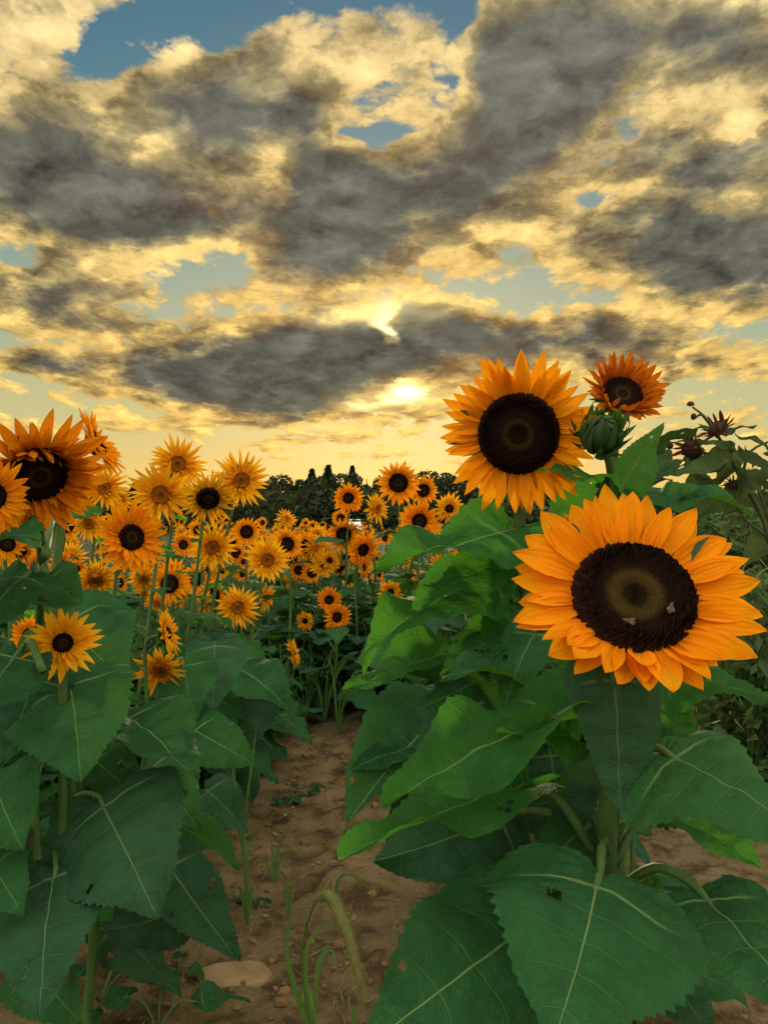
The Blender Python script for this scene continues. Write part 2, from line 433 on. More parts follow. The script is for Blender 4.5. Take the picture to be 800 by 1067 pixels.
GREEN_TOP, GREEN_UND, VEIN = (0.013, 0.086, 0.033), (0.036, 0.130, 0.040), (0.20, 0.31, 0.12)
M = {
    'leaf': leaf_mat('sunflower leaf', GREEN_TOP, GREEN_UND, VEIN, (0.11, 0.30, 0.02), 0.26),
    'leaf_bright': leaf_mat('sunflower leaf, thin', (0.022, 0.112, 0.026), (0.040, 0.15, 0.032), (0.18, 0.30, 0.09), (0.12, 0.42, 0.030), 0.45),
    'leaf_old': leaf_mat('sunflower leaf, shaded', (0.014, 0.068, 0.036), (0.042, 0.112, 0.050), (0.15, 0.24, 0.11), (0.08, 0.17, 0.03), 0.15, 0.62),  # darker copy of the leaf, with shade put into its colour
    'petal': petal_mat('orange ray petal', (0.92, 0.345, 0.005), (0.82, 0.225, 0.003), (0.98, 0.37, 0.006), 0.42),
    'petal_yellow': petal_mat('yellow ray petal', (0.88, 0.43, 0.010), (0.80, 0.26, 0.005), (0.98, 0.50, 0.010), 0.42),
    'petal_deep': petal_mat('deep orange ray petal', (0.72, 0.225, 0.004), (0.42, 0.09, 0.003), (0.80, 0.25, 0.005), 0.38),
    'petal_dead': petal_mat('withered dark petal', (0.15, 0.035, 0.014), (0.06, 0.016, 0.009), (0.16, 0.04, 0.012), 0.25),
    'petal_red': petal_mat('rust ray petal', (0.58, 0.150, 0.006), (0.34, 0.058, 0.004), (0.66, 0.17, 0.006), 0.35),
    'stem': plain_mat('hairy green stem', (0.065, 0.135, 0.030), (0.035, 0.085, 0.022), 30.0, 0.6, 0.35, 0.002, (3, 3, 0.5)),
    'bract': plain_mat('green bract', (0.034, 0.085, 0.022), (0.014, 0.044, 0.014), 40.0, 0.6, 0.3, 0.002, trans=(0.10, 0.24, 0.03), tfac=0.2),
    'disc_hero': disc_mat('dark ringed disc', [(0.0, (0.012, 0.008, 0.004)), (0.17, (0.014, 0.010, 0.004)), (0.25, (0.040, 0.028, 0.008)), (0.37, (0.050, 0.031, 0.009)),
                                               (0.50, (0.012, 0.006, 0.004)), (0.86, (0.010, 0.0045, 0.0035)), (1.0, (0.026, 0.010, 0.006))]),
    'disc_dark': disc_mat('dark disc', [(0.0, (0.030, 0.018, 0.007)), (0.20, (0.010, 0.006, 0.003)), (0.30, (0.040, 0.022, 0.008)), (0.42, (0.011, 0.006, 0.004)),
                                        (0.85, (0.012, 0.005, 0.004)), (1.0, (0.030, 0.011, 0.006))]),
    'disc_brown': disc_mat('rust brown disc', [(0.0, (0.14, 0.052, 0.010)), (0.35, (0.24, 0.075, 0.010)), (0.75, (0.36, 0.11, 0.010)), (1.0, (0.55, 0.17, 0.010))]),
    'soil': soil_mat(),
    'grass': plain_mat('grass blade', (0.055, 0.14, 0.030), (0.10, 0.19, 0.045), 12.0, 0.55, 0.2, 0.001, (8, 8, 0.6), (0.14, 0.32, 0.04), 0.35),
    'grass_dry': plain_mat('dry grass stalk', (0.26, 0.22, 0.10), (0.15, 0.15, 0.06), 15.0, 0.7, 0.2, 0.001, (6, 6, 0.6), (0.25, 0.22, 0.08), 0.25),
    'seedhead': plain_mat('bristly seed head', (0.13, 0.17, 0.045), (0.26, 0.24, 0.085), 60.0, 0.7, 0.4, 0.003, trans=(0.3, 0.3, 0.08), tfac=0.3),
    'stone': plain_mat('sandstone', (0.29, 0.205, 0.115), (0.20, 0.138, 0.076), 14.0, 0.9, 0.8, 0.012, spec=0.2),
    'clod': plain_mat('soil clod', (0.22, 0.135, 0.066), (0.13, 0.080, 0.042), 16.0, 0.95, 0.5, 0.01, spec=0.1),
    'weed': plain_mat('weed leaf', (0.040, 0.105, 0.030), (0.075, 0.15, 0.04), 12.0, 0.55, 0.3, 0.003, trans=(0.12, 0.30, 0.03), tfac=0.3),
    'brown': plain_mat('dried flower head', (0.060, 0.030, 0.018), (0.025, 0.013, 0.010), 60.0, 0.85, 0.6, 0.004),
    'dull': plain_mat('wilting leaf', (0.050, 0.085, 0.032), (0.085, 0.085, 0.036), 9.0, 0.65, 0.4, 0.004, trans=(0.12, 0.18, 0.04), tfac=0.3),
    'dull_leaf': leaf_mat('wilting leaf blade', (0.030, 0.078, 0.028), (0.062, 0.100, 0.035), (0.14, 0.14, 0.06), (0.12, 0.17, 0.03), 0.25, 0.65),
    'bark': plain_mat('bark', (0.07, 0.05, 0.035), (0.035, 0.025, 0.02), 4.0, 0.9, 0.7, 0.05, (1, 1, 0.3)),
    'needles': plain_mat('conifer foliage', (0.018, 0.034, 0.014), (0.010, 0.020, 0.010), 0.6, 0.8, 0.0, 0.01, trans=(0.02, 0.04, 0.01), tfac=0.2),
    'broadleaf': plain_mat('broadleaf foliage', (0.030, 0.046, 0.016), (0.018, 0.030, 0.012), 0.5, 0.75, 0.0, 0.01, trans=(0.05, 0.07, 0.012), tfac=0.25),
    'thicket': plain_mat('thicket foliage', (0.030, 0.080, 0.022), (0.060, 0.105, 0.030), 3.0, 0.7, 0.0, 0.01, trans=(0.07, 0.11, 0.02), tfac=0.25),
    'bee': plain_mat('bee fur', (0.12, 0.072, 0.03), (0.06, 0.035, 0.016), 900.0, 0.8, 0.6, 0.0006),
    'bee_dark': plain_mat('bee shell', (0.03, 0.018, 0.012), (0.015, 0.010, 0.008), 600.0, 0.4, 0.2, 0.0004),
    'wing': plain_mat('bee wing', (0.16, 0.12, 0.08), (0.12, 0.09, 0.06), 500.0, 0.4, 0.1, 0.0003, trans=(0.3, 0.24, 0.16), tfac=0.5),
    'white_paint': plain_mat('white painted metal', (0.78, 0.77, 0.74), (0.70, 0.69, 0.66), 2.0, 0.4, 0.0, 0.01),
    'glass': plain_mat('dark window glass', (0.02, 0.025, 0.03), (0.03, 0.035, 0.04), 2.0, 0.1, 0.0, 0.01, spec=0.6),
    'rubber': plain_mat('black rubber', (0.02, 0.02, 0.02), (0.03, 0.03, 0.03), 8.0, 0.85, 0.1, 0.01),
}

# ------------------------------------------------------------------ mesh helpers
def mesh(name, vs, fs, mat, uvs=None, smooth=True):
    """uvs: {layer: [(u, v) per vertex]}"""
    me = bpy.data.meshes.new(name)
    me.from_pydata([tuple(v) for v in vs], [], fs)
    if uvs:
        vi = [0] * len(me.loops)
        me.loops.foreach_get('vertex_index', vi)
        for k, uv in uvs.items():
            lay = me.uv_layers.new(name=k)
            flat = []
            for i in vi:
                flat += uv[i]
            lay.data.foreach_set('uv', flat)
    me.materials.append(M[mat] if isinstance(mat, str) else mat)
    if smooth:
        me.polygons.foreach_set('use_smooth', [True] * len(me.polygons))
    me.update()
    return me


def add(name, me, parent=None, mat4=None, label=None):
    o = bpy.data.objects.new(name, me)
    C.objects.link(o)
    if parent is not None:
        o.parent = parent
    if mat4 is not None:
        o.matrix_basis = mat4
    if label:
        o['label'] = label
    return o


def thing(name, loc, label, cat, group=None):
    o = bpy.data.objects.new(name, None)
    o.empty_display_size = 0.05
    C.objects.link(o)
    o.location = loc
    tag(o, label, cat, group)
    return o


def tag(o, label=None, cat=None, group=None, kind=None):
    for k, v in (('label', label), ('category', cat), ('group', group), ('kind', kind)):
        if v:
            o[k] = v
    return o


def copy_tree(o, parent=None):
    c = o.copy()
    C.objects.link(c)
    if parent is not None:
        c.parent = parent
    for ch in list(o.children):
        copy_tree(ch, c)
    return c


def smooth_path(pts, n):
    """Catmull-Rom through pts, n points per span"""
    pts = [Vector(p) for p in pts]
    ext = [pts[0] * 2 - pts[1]] + pts + [pts[-1] * 2 - pts[-2]]
    out = []
    for i in range(1, len(ext) - 2):
        a, b, c, d = ext[i - 1:i + 3]
        for k in range(n):
            t = k / n
            out.append(0.5 * ((2 * b) + (c - a) * t + (2 * a - 5 * b + 4 * c - d) * t * t + (3 * b - a - 3 * c + d) * t ** 3))
    out.append(pts[-1])
    return out


def tube(pts, r0, r1, seg=6, rad=None, vs=None, fs=None, flat=1.0):
    vs = [] if vs is None else vs
    fs = [] if fs is None else fs
    b = len(vs)
    n = len(pts)
    up = Vector((0.3, 0.9, 0.2))
    for i, p in enumerate(pts):
        t = (pts[min(i + 1, n - 1)] - pts[max(i - 1, 0)]).normalized()
        e1 = up.cross(t)
        e1 = e1.normalized() if e1.length > 1e-4 else Vector((1, 0, 0))
        e2 = t.cross(e1)
        k = i / (n - 1)
        r = rad(k) if rad else r0 + (r1 - r0) * k
        for j in range(seg):
            a = 2 * math.pi * j / seg
            vs.append(p + e1 * (math.cos(a) * r) + e2 * (math.sin(a) * r * flat))
    for i in range(n - 1):
        for j in range(seg):
            j2 = (j + 1) % seg
            fs.append((b + i * seg + j, b + i * seg + j2, b + (i + 1) * seg + j2, b + (i + 1) * seg + j))
    fs.append(tuple(b + j for j in reversed(range(seg))))
    fs.append(tuple(b + (n - 1) * seg + j for j in range(seg)))
    return vs, fs


# ------------------------------------------------------------------ leaf blade
EDGE = [(0, .015, -.01), (.08, .13, -.10), (.18, .29, -.115), (.28, .42, -.03), (.38, .48, .13), (.5, .455, .32), (.62, .37, .52),
        (.74, .25, .70), (.86, .125, .86), (.95, .04, .965), (1, 0, 1)]


def edge_at(q):
    for i in range(len(EDGE) - 1):
        if EDGE[i][0] <= q <= EDGE[i + 1][0] + 1e-9:
            a, b = EDGE[i], EDGE[i + 1]
            p, c = EDGE[max(i - 1, 0)], EDGE[min(i + 2, len(EDGE) - 1)]
            t = (q - a[0]) / (b[0] - a[0])
            f = lambda k: 0.5 * (2 * a[k] + (b[k] - p[k]) * t + (2 * p[k] - 5 * a[k] + 4 * b[k] - c[k]) * t * t + (3 * a[k] - p[k] - 3 * b[k] + c[k]) * t ** 3)
            return max(f(1), 0.0), f(2)
    return 0.0, 1.0


def leaf_data(nq=24, ns=4, width=0.95, fold=0.15, droop=0.6, wave=0.05, cup=0.25, bend=0.0, seed=0, serr=0.012, curl=0.0):
    """a heart-shaped blade, base at the origin, midrib along +Y, upper face +Z; returns verts, faces, uv layers, tip"""
    r = random.Random(seed)
    ph = [r.uniform(0, 6.28) for _ in range(6)]
    off = Vector((r.uniform(0, 50), r.uniform(0, 50), r.uniform(0, 50)))
    kx = width / 0.96
    N = 60
    tab, yy, zz = [], 0.0, 0.0
    for i in range(N + 1):
        th = droop * (i / N) ** 1.2 + curl * max(0, i / N - 0.65) ** 2 * 8
        tab.append((yy, zz, th))
        yy += math.cos(th) / N
        zz -= math.sin(th) / N

    def bent(x, y, z):
        if y <= 0:
            return Vector((x, y, z))
        f = min(y, 1.0) * N
        i = min(int(f), N - 1)
        t = f - i
        a, b = tab[i], tab[i + 1]
        th = a[2] + (b[2] - a[2]) * t
        return Vector((x, a[0] + (b[0] - a[0]) * t + math.sin(th) * z, a[1] + (b[1] - a[1]) * t + math.cos(th) * z))

    vs, uvv, uvp, fs = [], [], [], []
    cols = 2 * ns + 1
    for i in range(nq + 1):
        q = i / nq
        ex, ey = edge_at(q)
        my = 0.0 if q < 0.33 else ((q - 0.33) / 0.67) ** 0.95
        for j in range(cols):
            s = (j - ns) / ns
            sa = abs(s)
            x = ex * sa
            y = my + (ey - my) * sa
            if q > 0.33:
                y -= 0.16 * sa * (1 - sa) * math.sin(math.pi * min(1, (q - 0.33) / 0.67)) * (0.4 + ex)
            if j in (0, cols - 1) and 0 < i < nq:       # toothed rim
                k = serr * (1 if i % 2 else -1) * (0.6 + 0.8 * r.random()) * (0.35 + min(1, 2 * ex))
                x += k
                y += k * 0.4
            x *= kx * (1 if s > 0 else -1)
            asym = 1 + 0.06 * math.sin(ph[4] + (2 if s > 0 else 0))
            x *= asym
            z = fold * abs(x) - cup * x * x
            z += wave * sa ** 1.6 * (math.sin(9 * q + ph[0 if s > 0 else 1]) + 0.6 * math.sin(17 * q + ph[2 if s > 0 else 3])) * (0.4 + ex)
            z += 0.05 * noise.noise(Vector((x * 3, y * 3, 0)) + off) * (0.35 + 1.6 * sa)
            z += 0.011 * math.cos(6.2832 * q * 8) * min(1, sa * 3) * (1 - 0.55 * sa) * (-1)
            z += 0.018 * noise.noise(Vector((x * 9, y * 9, 4)) + off)
            xx = x + bend * y * y
            vs.append(bent(xx, y, z))
            uvv.append((s, q))
            uvp.append((x, y))
    for i in range(nq):
        for j in range(cols - 1):
            a = i * cols + j
            fs.append((a, a + 1, a + cols + 1, a + cols))
    if nq > 30:
        drop = set()
        for _ in range(r.choice((0, 0, 1, 1, 2))):
            i0, j0 = r.randrange(nq * 45 // 100, nq - 8), r.choice((1, 2, ns - 3, ns + 2, cols - 4, cols - 3))
            for _k in range(r.choice((1, 2, 3))):
                drop.add(i0 * (cols - 1) + j0)
                i0 += 1
                j0 = min(cols - 3, max(1, j0 + r.choice((-1, 0, 0, 1))))
        fs = [f for k, f in enumerate(fs) if k not in drop]
    tip = vs[nq * cols + ns].copy()
    return vs, fs, {'vein': uvv, 'plan': uvp}, tip


def frame(o, ydir, zhint, scale=1.0):
    y = ydir.normalized()
    x = y.cross(zhint)
    x = x.normalized() if x.length > 1e-5 else Vector((1, 0, 0))
    z = x.cross(y)
    m = Matrix((x, y, z)).transposed().to_4x4()
    return Matrix.Translation(o) @ m @ Matrix.Scale(scale, 4)


VEIN_M = 'stem'


def placed_leaf(plant, base, tip, nrm, attach=None, mat='leaf', width=0.95, fold=0.15, droop=0.5, wave=0.06, cup=0.25, bend=0.0,
                seed=0, nq=56, ns=7, curl=0.0, rise=0.03, pr=0.0055, label=None):
    """one leaf of its own: blade (base -> tip) with its petiole from attach to base; all in world coordinates"""
    org = plant.location
    cup, wave = cup + .30, wave * 1.35
    vs, fs, uv, tp = leaf_data(nq, ns, width, fold, droop, wave, cup, bend, seed, 0.010, curl)
    ang = math.atan2(tp.z, tp.y)
    L = math.hypot(tp.y, tp.z)
    m = frame(base - org, tip - base, Vector(nrm), (tip - base).length / L) @ Matrix.Rotation(-ang, 4, 'X')
    lf = add('leaf', mesh('leaf', [m @ v for v in vs], fs, mat, uv), plant, None, label)
    if attach is not None:
        a, b = attach - org, base - org
        ydir = (tip - base).normalized()
        mid = (a + b) / 2 + Vector((0, 0, rise))
        pts = smooth_path([a, mid, b - ydir * 0.012, b + ydir * 0.02], 5)
        tv, tf = tube(pts, pr * 1.25, pr * 0.75, 7)
        add('petiole', mesh('petiole', tv, tf, 'stem'), lf)
    return lf


LEAFV = {}
for _mat in ('leaf', 'leaf_bright', 'leaf_old'):
    for _res, _nq, _ns in (('mid', 26, 4), ('low', 11, 2)):
        rows = []
        for k in range(5):
            r = random.Random(k * 13 + len(_mat))
            vs, fs, uv, tp = leaf_data(_nq, _ns, r.uniform(.78, 1.0), r.uniform(-.05, .3), r.uniform(.5, 1.15), r.uniform(.04, .09), r.uniform(.1, .5),
                                       r.uniform(-.1, .1), k + 3, 0.014)
            rows.append((mesh('leaf', vs, fs, _mat, uv), vs, fs, uv))
        LEAFV[_mat, _res] = rows


# ------------------------------------------------------------------ flower head (unit outer radius, facing +Z)
def petal_mesh(mat, W, sharp, curl, cup, seed, nl=9, na=4, narrow=0.5):
    r = random.Random(seed)
    vs, fs, uv = [], [], []
    tw, sx = r.uniform(-.28, .28), r.uniform(-.13, .13)
    for i in range(nl + 1):
        l = i / nl
        if l < narrow:
            w = W * (0.5 + 0.5 * math.sin(math.pi / 2 * l / narrow))
        else:
            w = W * max(0.0, 1 - ((l - narrow) / (1 - narrow)) ** sharp) ** 0.85
        w = max(w, 0.004)
        for j in range(na + 1):
            a = -1 + 2 * j / na
            x = a * w + sx * l * l
            z = curl * l * l + cup * (a * a - 0.4) * w + tw * a * w * l * 2 + .05 * w * math.cos(9.4 * a) * (1 - .5 * l) + .10 * (r.random() - .5) * w * (abs(a) > .9) + 0.012 * math.sin(7 * l + 3 * a + seed)
            vs.append((x, l, z))
            uv.append((a, l))
    for i in range(nl):
        for j in range(na):
            k = i * (na + 1) + j
            fs.append((k, k + 1, k + na + 2, k + na + 1))
    return mesh('petal', vs, fs, mat, {'plan': uv})


def disc_data(nr, na, dome, spike, seed, dip=0.0):
    """the floret disc as one spiky surface, radius 1"""
    r = random.Random(seed)
    vs, fs, uv = [(0, 0, dome * 0.6)], [], [(0.0, 0.0)]
    for i in range(1, nr + 1):
        rr = i / nr
        for j in range(na):
            t = 2 * math.pi * (j + 0.5 * (i % 2)) / na
            up = 1 if (i + j) % 2 else 0
            h = dome * (1 - rr * rr) - dip * max(0, 1 - rr / 0.45) ** 1.3
            ring = max(0.0, 1 - abs(rr - 0.80) / 0.22)
            amp = spike * (0.35 + 1.7 * ring) * (0.4 + r.random())
            k = rr * (1 + (0.035 * (r.random() - .3) if i > nr - 3 else 0))
            if i == nr:
                h -= 0.05
            vs.append((k * math.cos(t), k * math.sin(t), h + amp * up))
            uv.append((rr, up * (0.4 + 0.6 * r.random())))
    for j in range(na):
        fs.append((0, 1 + j, 1 + (j + 1) % na))
    for i in range(nr - 1):
        for j in range(na):
            a, b = 1 + i * na + j, 1 + i * na + (j + 1) % na
            fs.append((a, a + na, b + na, b))
    return vs, fs, uv


def calyx_data(seed, nb=20, back=0.30, R0=0.42, blen=0.38, out=0.5, rows=2):
    """the green back of a head: a cup with pointed bracts"""
    r = random.Random(seed)
    vs, fs = [], []
    prof = [(0.09, -back), (R0 * .62, -back * .85), (R0 * 0.98, -back * .45), (R0 * 1.04, -0.04), (R0 * .9, -.012)]
    n = 20
    for (rad, z) in prof:
        for j in range(n):
            a = 2 * math.pi * j / n
            vs.append((rad * math.cos(a), rad * math.sin(a), z))
    for i in range(len(prof) - 1):
        for j in range(n):
            j2 = (j + 1) % n
            fs.append((i * n + j, i * n + j2, (i + 1) * n + j2, (i + 1) * n + j))
    for row in range(rows):
        for k in range(nb):
            a = 2 * math.pi * (k + 0.5 * row + r.uniform(-.2, .2)) / nb
            L = blen * r.uniform(.75, 1.25)
            w = 2.4 * R0 / nb
            rad, z = R0 * (1.0 - .12 * row), -back * (0.25 + .3 * row)
            b = len(vs)
            e = Vector((math.cos(a), math.sin(a), 0))
            t = Vector((-math.sin(a), math.cos(a), 0))
            lift = r.uniform(-.1, .25)
            for l, ww in ((0, 1), (.35, 1.0), (.7, .5), (1, .03)):
                p = e * (rad + L * out * l) + Vector((0, 0, z + L * (lift * l - 0.15 * l * l + (1 - out) * l)))
                for s in (-1, 0, 1):
                    vs.append(p + t * (s * w * ww) + (e * .012 if s == 0 else Vector()))
            for i in range(3):
                for j in range(2):
                    q = b + i * 3 + j
                    fs.append((q, q + 1, q + 4, q + 3))
    return vs, fs


PET = {
    'broad': [petal_mesh('petal', .205, 1.9, c, .42, k, 11, 8, .46) for k, c in enumerate((.02, -.10, .06, .14, -.04))],
    'lance': [petal_mesh('petal', .16, 1.5, c, .45, k + 60, 11, 8, .42) for k, c in enumerate((.02, -.14, .08, .18, -.06))],
    'frill': [petal_mesh('petal', .15, 1.7, c, .55, k + 10, 8, 4, .42) for k, c in enumerate((.05, -.12, .14, -.02))],
    'frill_yellow': [petal_mesh('petal_yellow', .135, 1.6, c, .55, k + 20, 8, 4, .42) for k, c in enumerate((.06, -.14, .18, -.02))],
    'spiky': [petal_mesh('petal_yellow', .098, 1.5, c, .5, k + 30, 8, 4, .4) for k, c in enumerate((.08, -.20, .22, -.02))],
    'rust': [petal_mesh('petal_red', .145, 1.7, c, .5, k + 40, 8, 4, .5) for k, c in enumerate((.16, .02, .25, .1))],
    'withered': [petal_mesh('petal_dead', .17, 1.6, c, .6, k + 70, 7, 4, .45) for k, c in enumerate((.16, -.2, .3, .1))],
    'frill_deep': [petal_mesh('petal_deep', .14, 1.7, c, .5, k + 50, 8, 4, .42) for k, c in enumerate((.1, -.12, .2, .0))],
}
#        petals, disc radius, disc material, dome, spike, [(count, start radius, length, tilt, spread)]
KIND = {
    'hero': ('broad', .50, 'disc_hero', .05, .06, [(21, .44, .56, 7, 6), (21, .43, .57, 0, 6), (9, .44, .50, 14, 8)], (30, 104), .04),
    'hero_wide': ('lance', .50, 'disc_dark', .10, .045, [(20, .45, .55, 10, 8), (20, .44, .54, 1, 8), (8, .45, .5, 16, 10)], (30, 104), .05),
    'dark': ('frill', .42, 'disc_dark', .08, .06, [(20, .36, .62, 8, 10), (18, .34, .56, 20, 10)], (16, 60), .05),
    'frill_dark': ('frill', .34, 'disc_dark', .08, .06, [(22, .28, .70, 4, 12), (20, .26, .60, 16, 12), (16, .25, .48, 30, 12)], (16, 60), .04),
    'frill_small': ('frill_yellow', .26, 'disc_dark', .10, .10, [(20, .22, .76, 2, 12), (18, .20, .66, 14, 14), (15, .18, .50, 30, 14)], (14, 48), 0),
    'spiky': ('spiky', .30, 'disc_brown', .16, .14, [(22, .20, .78, 0, 16), (20, .18, .70, 12, 18), (16, .16, .46, 32, 18)], (14, 48), 0),
    'spiky_dark': ('spiky', .38, 'disc_dark', .14, .10, [(20, .30, .70, -4, 14), (18, .28, .60, 10, 16)], (14, 48), 0),
    'nodding': ('frill_deep', .42, 'disc_dark', .10, .06, [(26, .39, .62, 6, 12), (26, .38, .56, 20, 12), (26, .37, .46, 36, 14), (26, .36, .36, 52, 14), (24, .34, .26, 68, 14)], (20, 80), .02),
    'rust': ('rust', .46, 'disc_dark', .04, .05, [(22, .42, .60, 30, 10), (22, .41, .58, 14, 10), (16, .42, .42, 48, 14)], (20, 80), .05),
}
DISC, CALYX = {}, {}


def get_disc(kind):
    if kind not in DISC:
        _, R0, dm, dome, spike, _, (nr, na), dip = KIND[kind]
        v, f, uv = disc_data(nr, na, dome, spike, len(DISC) + 1, dip)
        k = R0
        DISC[kind] = mesh('disc', [(a * k, b * k, c * k * 2 + .012) for a, b, c in v], f, dm, {'plan': uv})
    return DISC[kind]


def get_calyx(kind):
    if kind not in CALYX:
        R0 = KIND[kind][1]
        v, f = calyx_data(len(CALYX) + 5, R0=max(R0 * .95, .30), back=.26, blen=.42, out=.8)
        CALYX[kind] = mesh('flower_head', v, f, 'bract')
    return CALYX[kind]


def facing(pos, yaw, pitch):
    """direction a head looks: 0, 0 is straight at the camera; yaw > 0 turns it to the picture's right"""
    c = (CAMPOS - pos).normalized()
    az = math.atan2(c.x, -c.y) + R(yaw)
    el = math.asin(c.z) + R(pitch)
    return Vector((math.sin(az) * math.cos(el), -math.cos(az) * math.cos(el), math.sin(el)))


def add_head(plant, pos, r, kind, yaw=0, pitch=0, roll=None, seed=0, squash=None, lo=None):
    """flower_head (green back) > disc, petals; r is the outer radius in metres"""
    rr = random.Random(seed * 31 + 5)
    n = facing(pos, yaw, pitch)
    q = n.to_track_quat('Z', 'Y').to_matrix().to_4x4()
    m = Matrix.Translation(pos - plant.location) @ q @ Matrix.Rotation(rr.uniform(0, 6.28) if roll is None else roll, 4, 'Z') @ Matrix.Scale(r, 4)
    hd = add('flower_head', get_calyx(kind), plant, m)
    add('disc', get_disc(kind), hd)
    pset, R0, _, _, _, rows, _, _ = KIND[kind]
    for ri, (cnt, r0, L, tilt, spread) in enumerate(rows):
        for k in range(cnt):
            a = 2 * math.pi * (k + 0.5 * (ri % 2) + rr.uniform(-.2, .2)) / cnt
            t = R(tilt + rr.uniform(-spread, spread))
            if lo is not None and ri >= (lo[2] if len(lo) > 2 else 0):                       # petals on one side fold forward or back
                t += R(lo[1]) * max(0.0, math.cos(a - R(lo[0])))
            s = L * rr.uniform(.84, 1.08)
            mm = (Matrix.Rotation(a, 4, 'Z') @ Matrix.Translation((0, r0, -.012 * ri)) @ Matrix.Rotation(t, 4, 'X')
                  @ Matrix.Rotation(R(rr.uniform(-14, 14)), 4, 'Y') @ Matrix.Diagonal((s * rr.uniform(.85, 1.12), s, s, 1)))
            add('petal', rr.choice(PET[pset]), hd, mm)
    return n


def stem_path(foot, head, n, r, sway=0.03, seed=0, via=None):
    rr = random.Random(seed)
    back = head - n * (r * 0.24)
    neck = back - n * (r * .5) - Vector((0, 0, r * .35))
    low = Vector((foot.x, foot.y, 0))
    if via:
        pts = [low] + via + [back]
    else:
        k = lambda f: low.lerp(Vector((neck.x, neck.y, neck.z)), f) + Vector((rr.uniform(-sway, sway), rr.uniform(-sway, sway), 0))
        pts = [low, k(.35), k(.7), neck, back]
    return smooth_path(pts, 6)


def add_stem(plant, pts, r0, r1):
    org = plant.location
    v, f = tube([p - org for p in pts], r0, r1, 9)
    return add('stem', mesh('stem', v, f, 'stem'), plant)


def side_leaves(plant, pts, count, z0, z1, size, seed, mats=('leaf',), res='mid', az0=None, avoid=None):
    """leaves up the stem, alternate, larger low down"""
    rr = random.Random(seed)
    org = plant.location
    az = rr.uniform(0, 6.28) if az0 is None else az0
    for k in range(count):
        f = k / max(1, count - 1)
        z = z0 + (z1 - z0) * f
        p = min(pts, key=lambda t: abs(t.z - z))
        az += 2.4 + rr.uniform(-.3, .3)
        if avoid is not None and math.cos(az - avoid[0]) > avoid[1]:
            az += 2.0
        L = size * (1.05 - .5 * f ** 1.5) * rr.uniform(.8, 1.15)
        out = Vector((math.cos(az), math.sin(az), 0))
        el = R(rr.uniform(-10, 30) - 12 * (1 - f))
        pl = L * rr.uniform(.35, .6)
        base = p + out * pl * .85 + Vector((0, 0, pl * (.55 + .3 * f)))
        ydir = out * math.cos(el) + Vector((0, 0, math.sin(el)))
        zh = Vector((rr.uniform(-.25, .25), rr.uniform(-.25, .25), 1))
        me = rr.choice(LEAFV[rr.choice(mats), res])[0]
        lf = add('leaf', me, plant, frame(base - org, ydir, zh, L))
        inv = lf.matrix_basis.inverted()
        q = [p - org, (p - org).lerp(base - org, .5) + Vector((0, 0, .12 * pl)), base - org, base - org + ydir * .03 * L / .2]
        tv, tf = tube(smooth_path(q, 4), .0055 * L / .2, .0032 * L / .2, 5)
        add('petiole', mesh('petiole', [inv @ v for v in tv], tf, 'stem'), lf)


def on_ground(x, y):
    return Vector((x, y, 0))

# ------------------------------------------------------------------ ground
def gz(x, y):
    near = max(0.0, 1 - max(0.0, math.hypot(x, y - 3) - 6) / 6)
    path = math.exp(-((x + .33) / .30) ** 2)
    h = 0.05 * noise.noise(Vector((x * .9, y * .9, 1))) - 0.035 * path
    h += near * (0.030 * noise.noise(Vector((x * 4, y * 4, 2))) + 0.024 * noise.noise(Vector((x * 11, y * 11, 3)))
                 + 0.016 * abs(noise.noise(Vector((x * 24, y * 24, 5)))) + 0.006 * noise.noise(Vector((x * 50, y * 50, 6))))
    return h * (1.0 if near > 0 else 0.6)


def axis(lo, hi, step, far):
    a, v, s = [], lo, step
    while v < hi:
        a.append(v)
        v += step
    v, s = hi, step
    up = []
    while v < far:
        up.append(v)
        s *= 1.22
        v += s
    up.append(far)
    v, s = lo - step, step
    dn = []
    while v > -far:
        dn.append(v)
        s *= 1.22
        v -= s
    dn.append(-far)
    return dn[::-1] + a + up


gx, gy = axis(-1.3, 1.0, .018, 3000), axis(1.4, 4.6, .020, 3000)
vs = [(x, y, gz(x, y)) for y in gy for x in gx]
nx = len(gx)
fs = [(j * nx + i, j * nx + i + 1, (j + 1) * nx + i + 1, (j + 1) * nx + i) for j in range(len(gy) - 1) for i in range(nx - 1)]
tag(add('ground', mesh('ground', vs, fs, 'soil')), 'reddish brown dirt of the field and its footpath', kind='structure')


def gpt(x, y, dz=0.0):
    return Vector((x, y, gz(x, y) + dz))


def plant_at(x, y, label, group):
    return thing('sunflower', gpt(x, y, -.01), label, 'sunflower', group)


# ------------------------------------------------------------------ the big sunflowers beside the path
GR = 'tall sunflowers beside the path'
# -- wide open one, lowest and nearest
h1 = plant_at(.27, .97, 'largest orange sunflower with a ringed dark disc and two bees on it', GR)
p1 = P(660, 622, .85)
n1 = add_head(h1, p1, .139, 'hero', 14, 26, 0.3, 3, lo=(165, 34))
st1 = stem_path(h1.location, p1, n1, .143, via=[P(640, 1000, .97), P(632, 890, .95), P(636, 800, .935), P(652, 720, .91)])
add_stem(h1, st1, .014, .0095)
L = placed_leaf
L(h1, P(638, 697, .88), P(646, 852, .845), (.15, -1, .15), P(655, 716, .91), 'leaf_old', .72, .10, .25, .04, .2, 0, 11)
L(h1, P(692, 785, .90), P(850, 888, .78), (.18, -.5, .85), P(638, 850, .95), 'leaf', 1.12, .12, .35, .05, .3, -.1, 12)
L(h1, P(623, 914, .84), P(585, 1100, .665), (0, -.72, .70), P(633, 890, .95), 'leaf', 1.12, .10, .35, .05, .25, .05, 13)
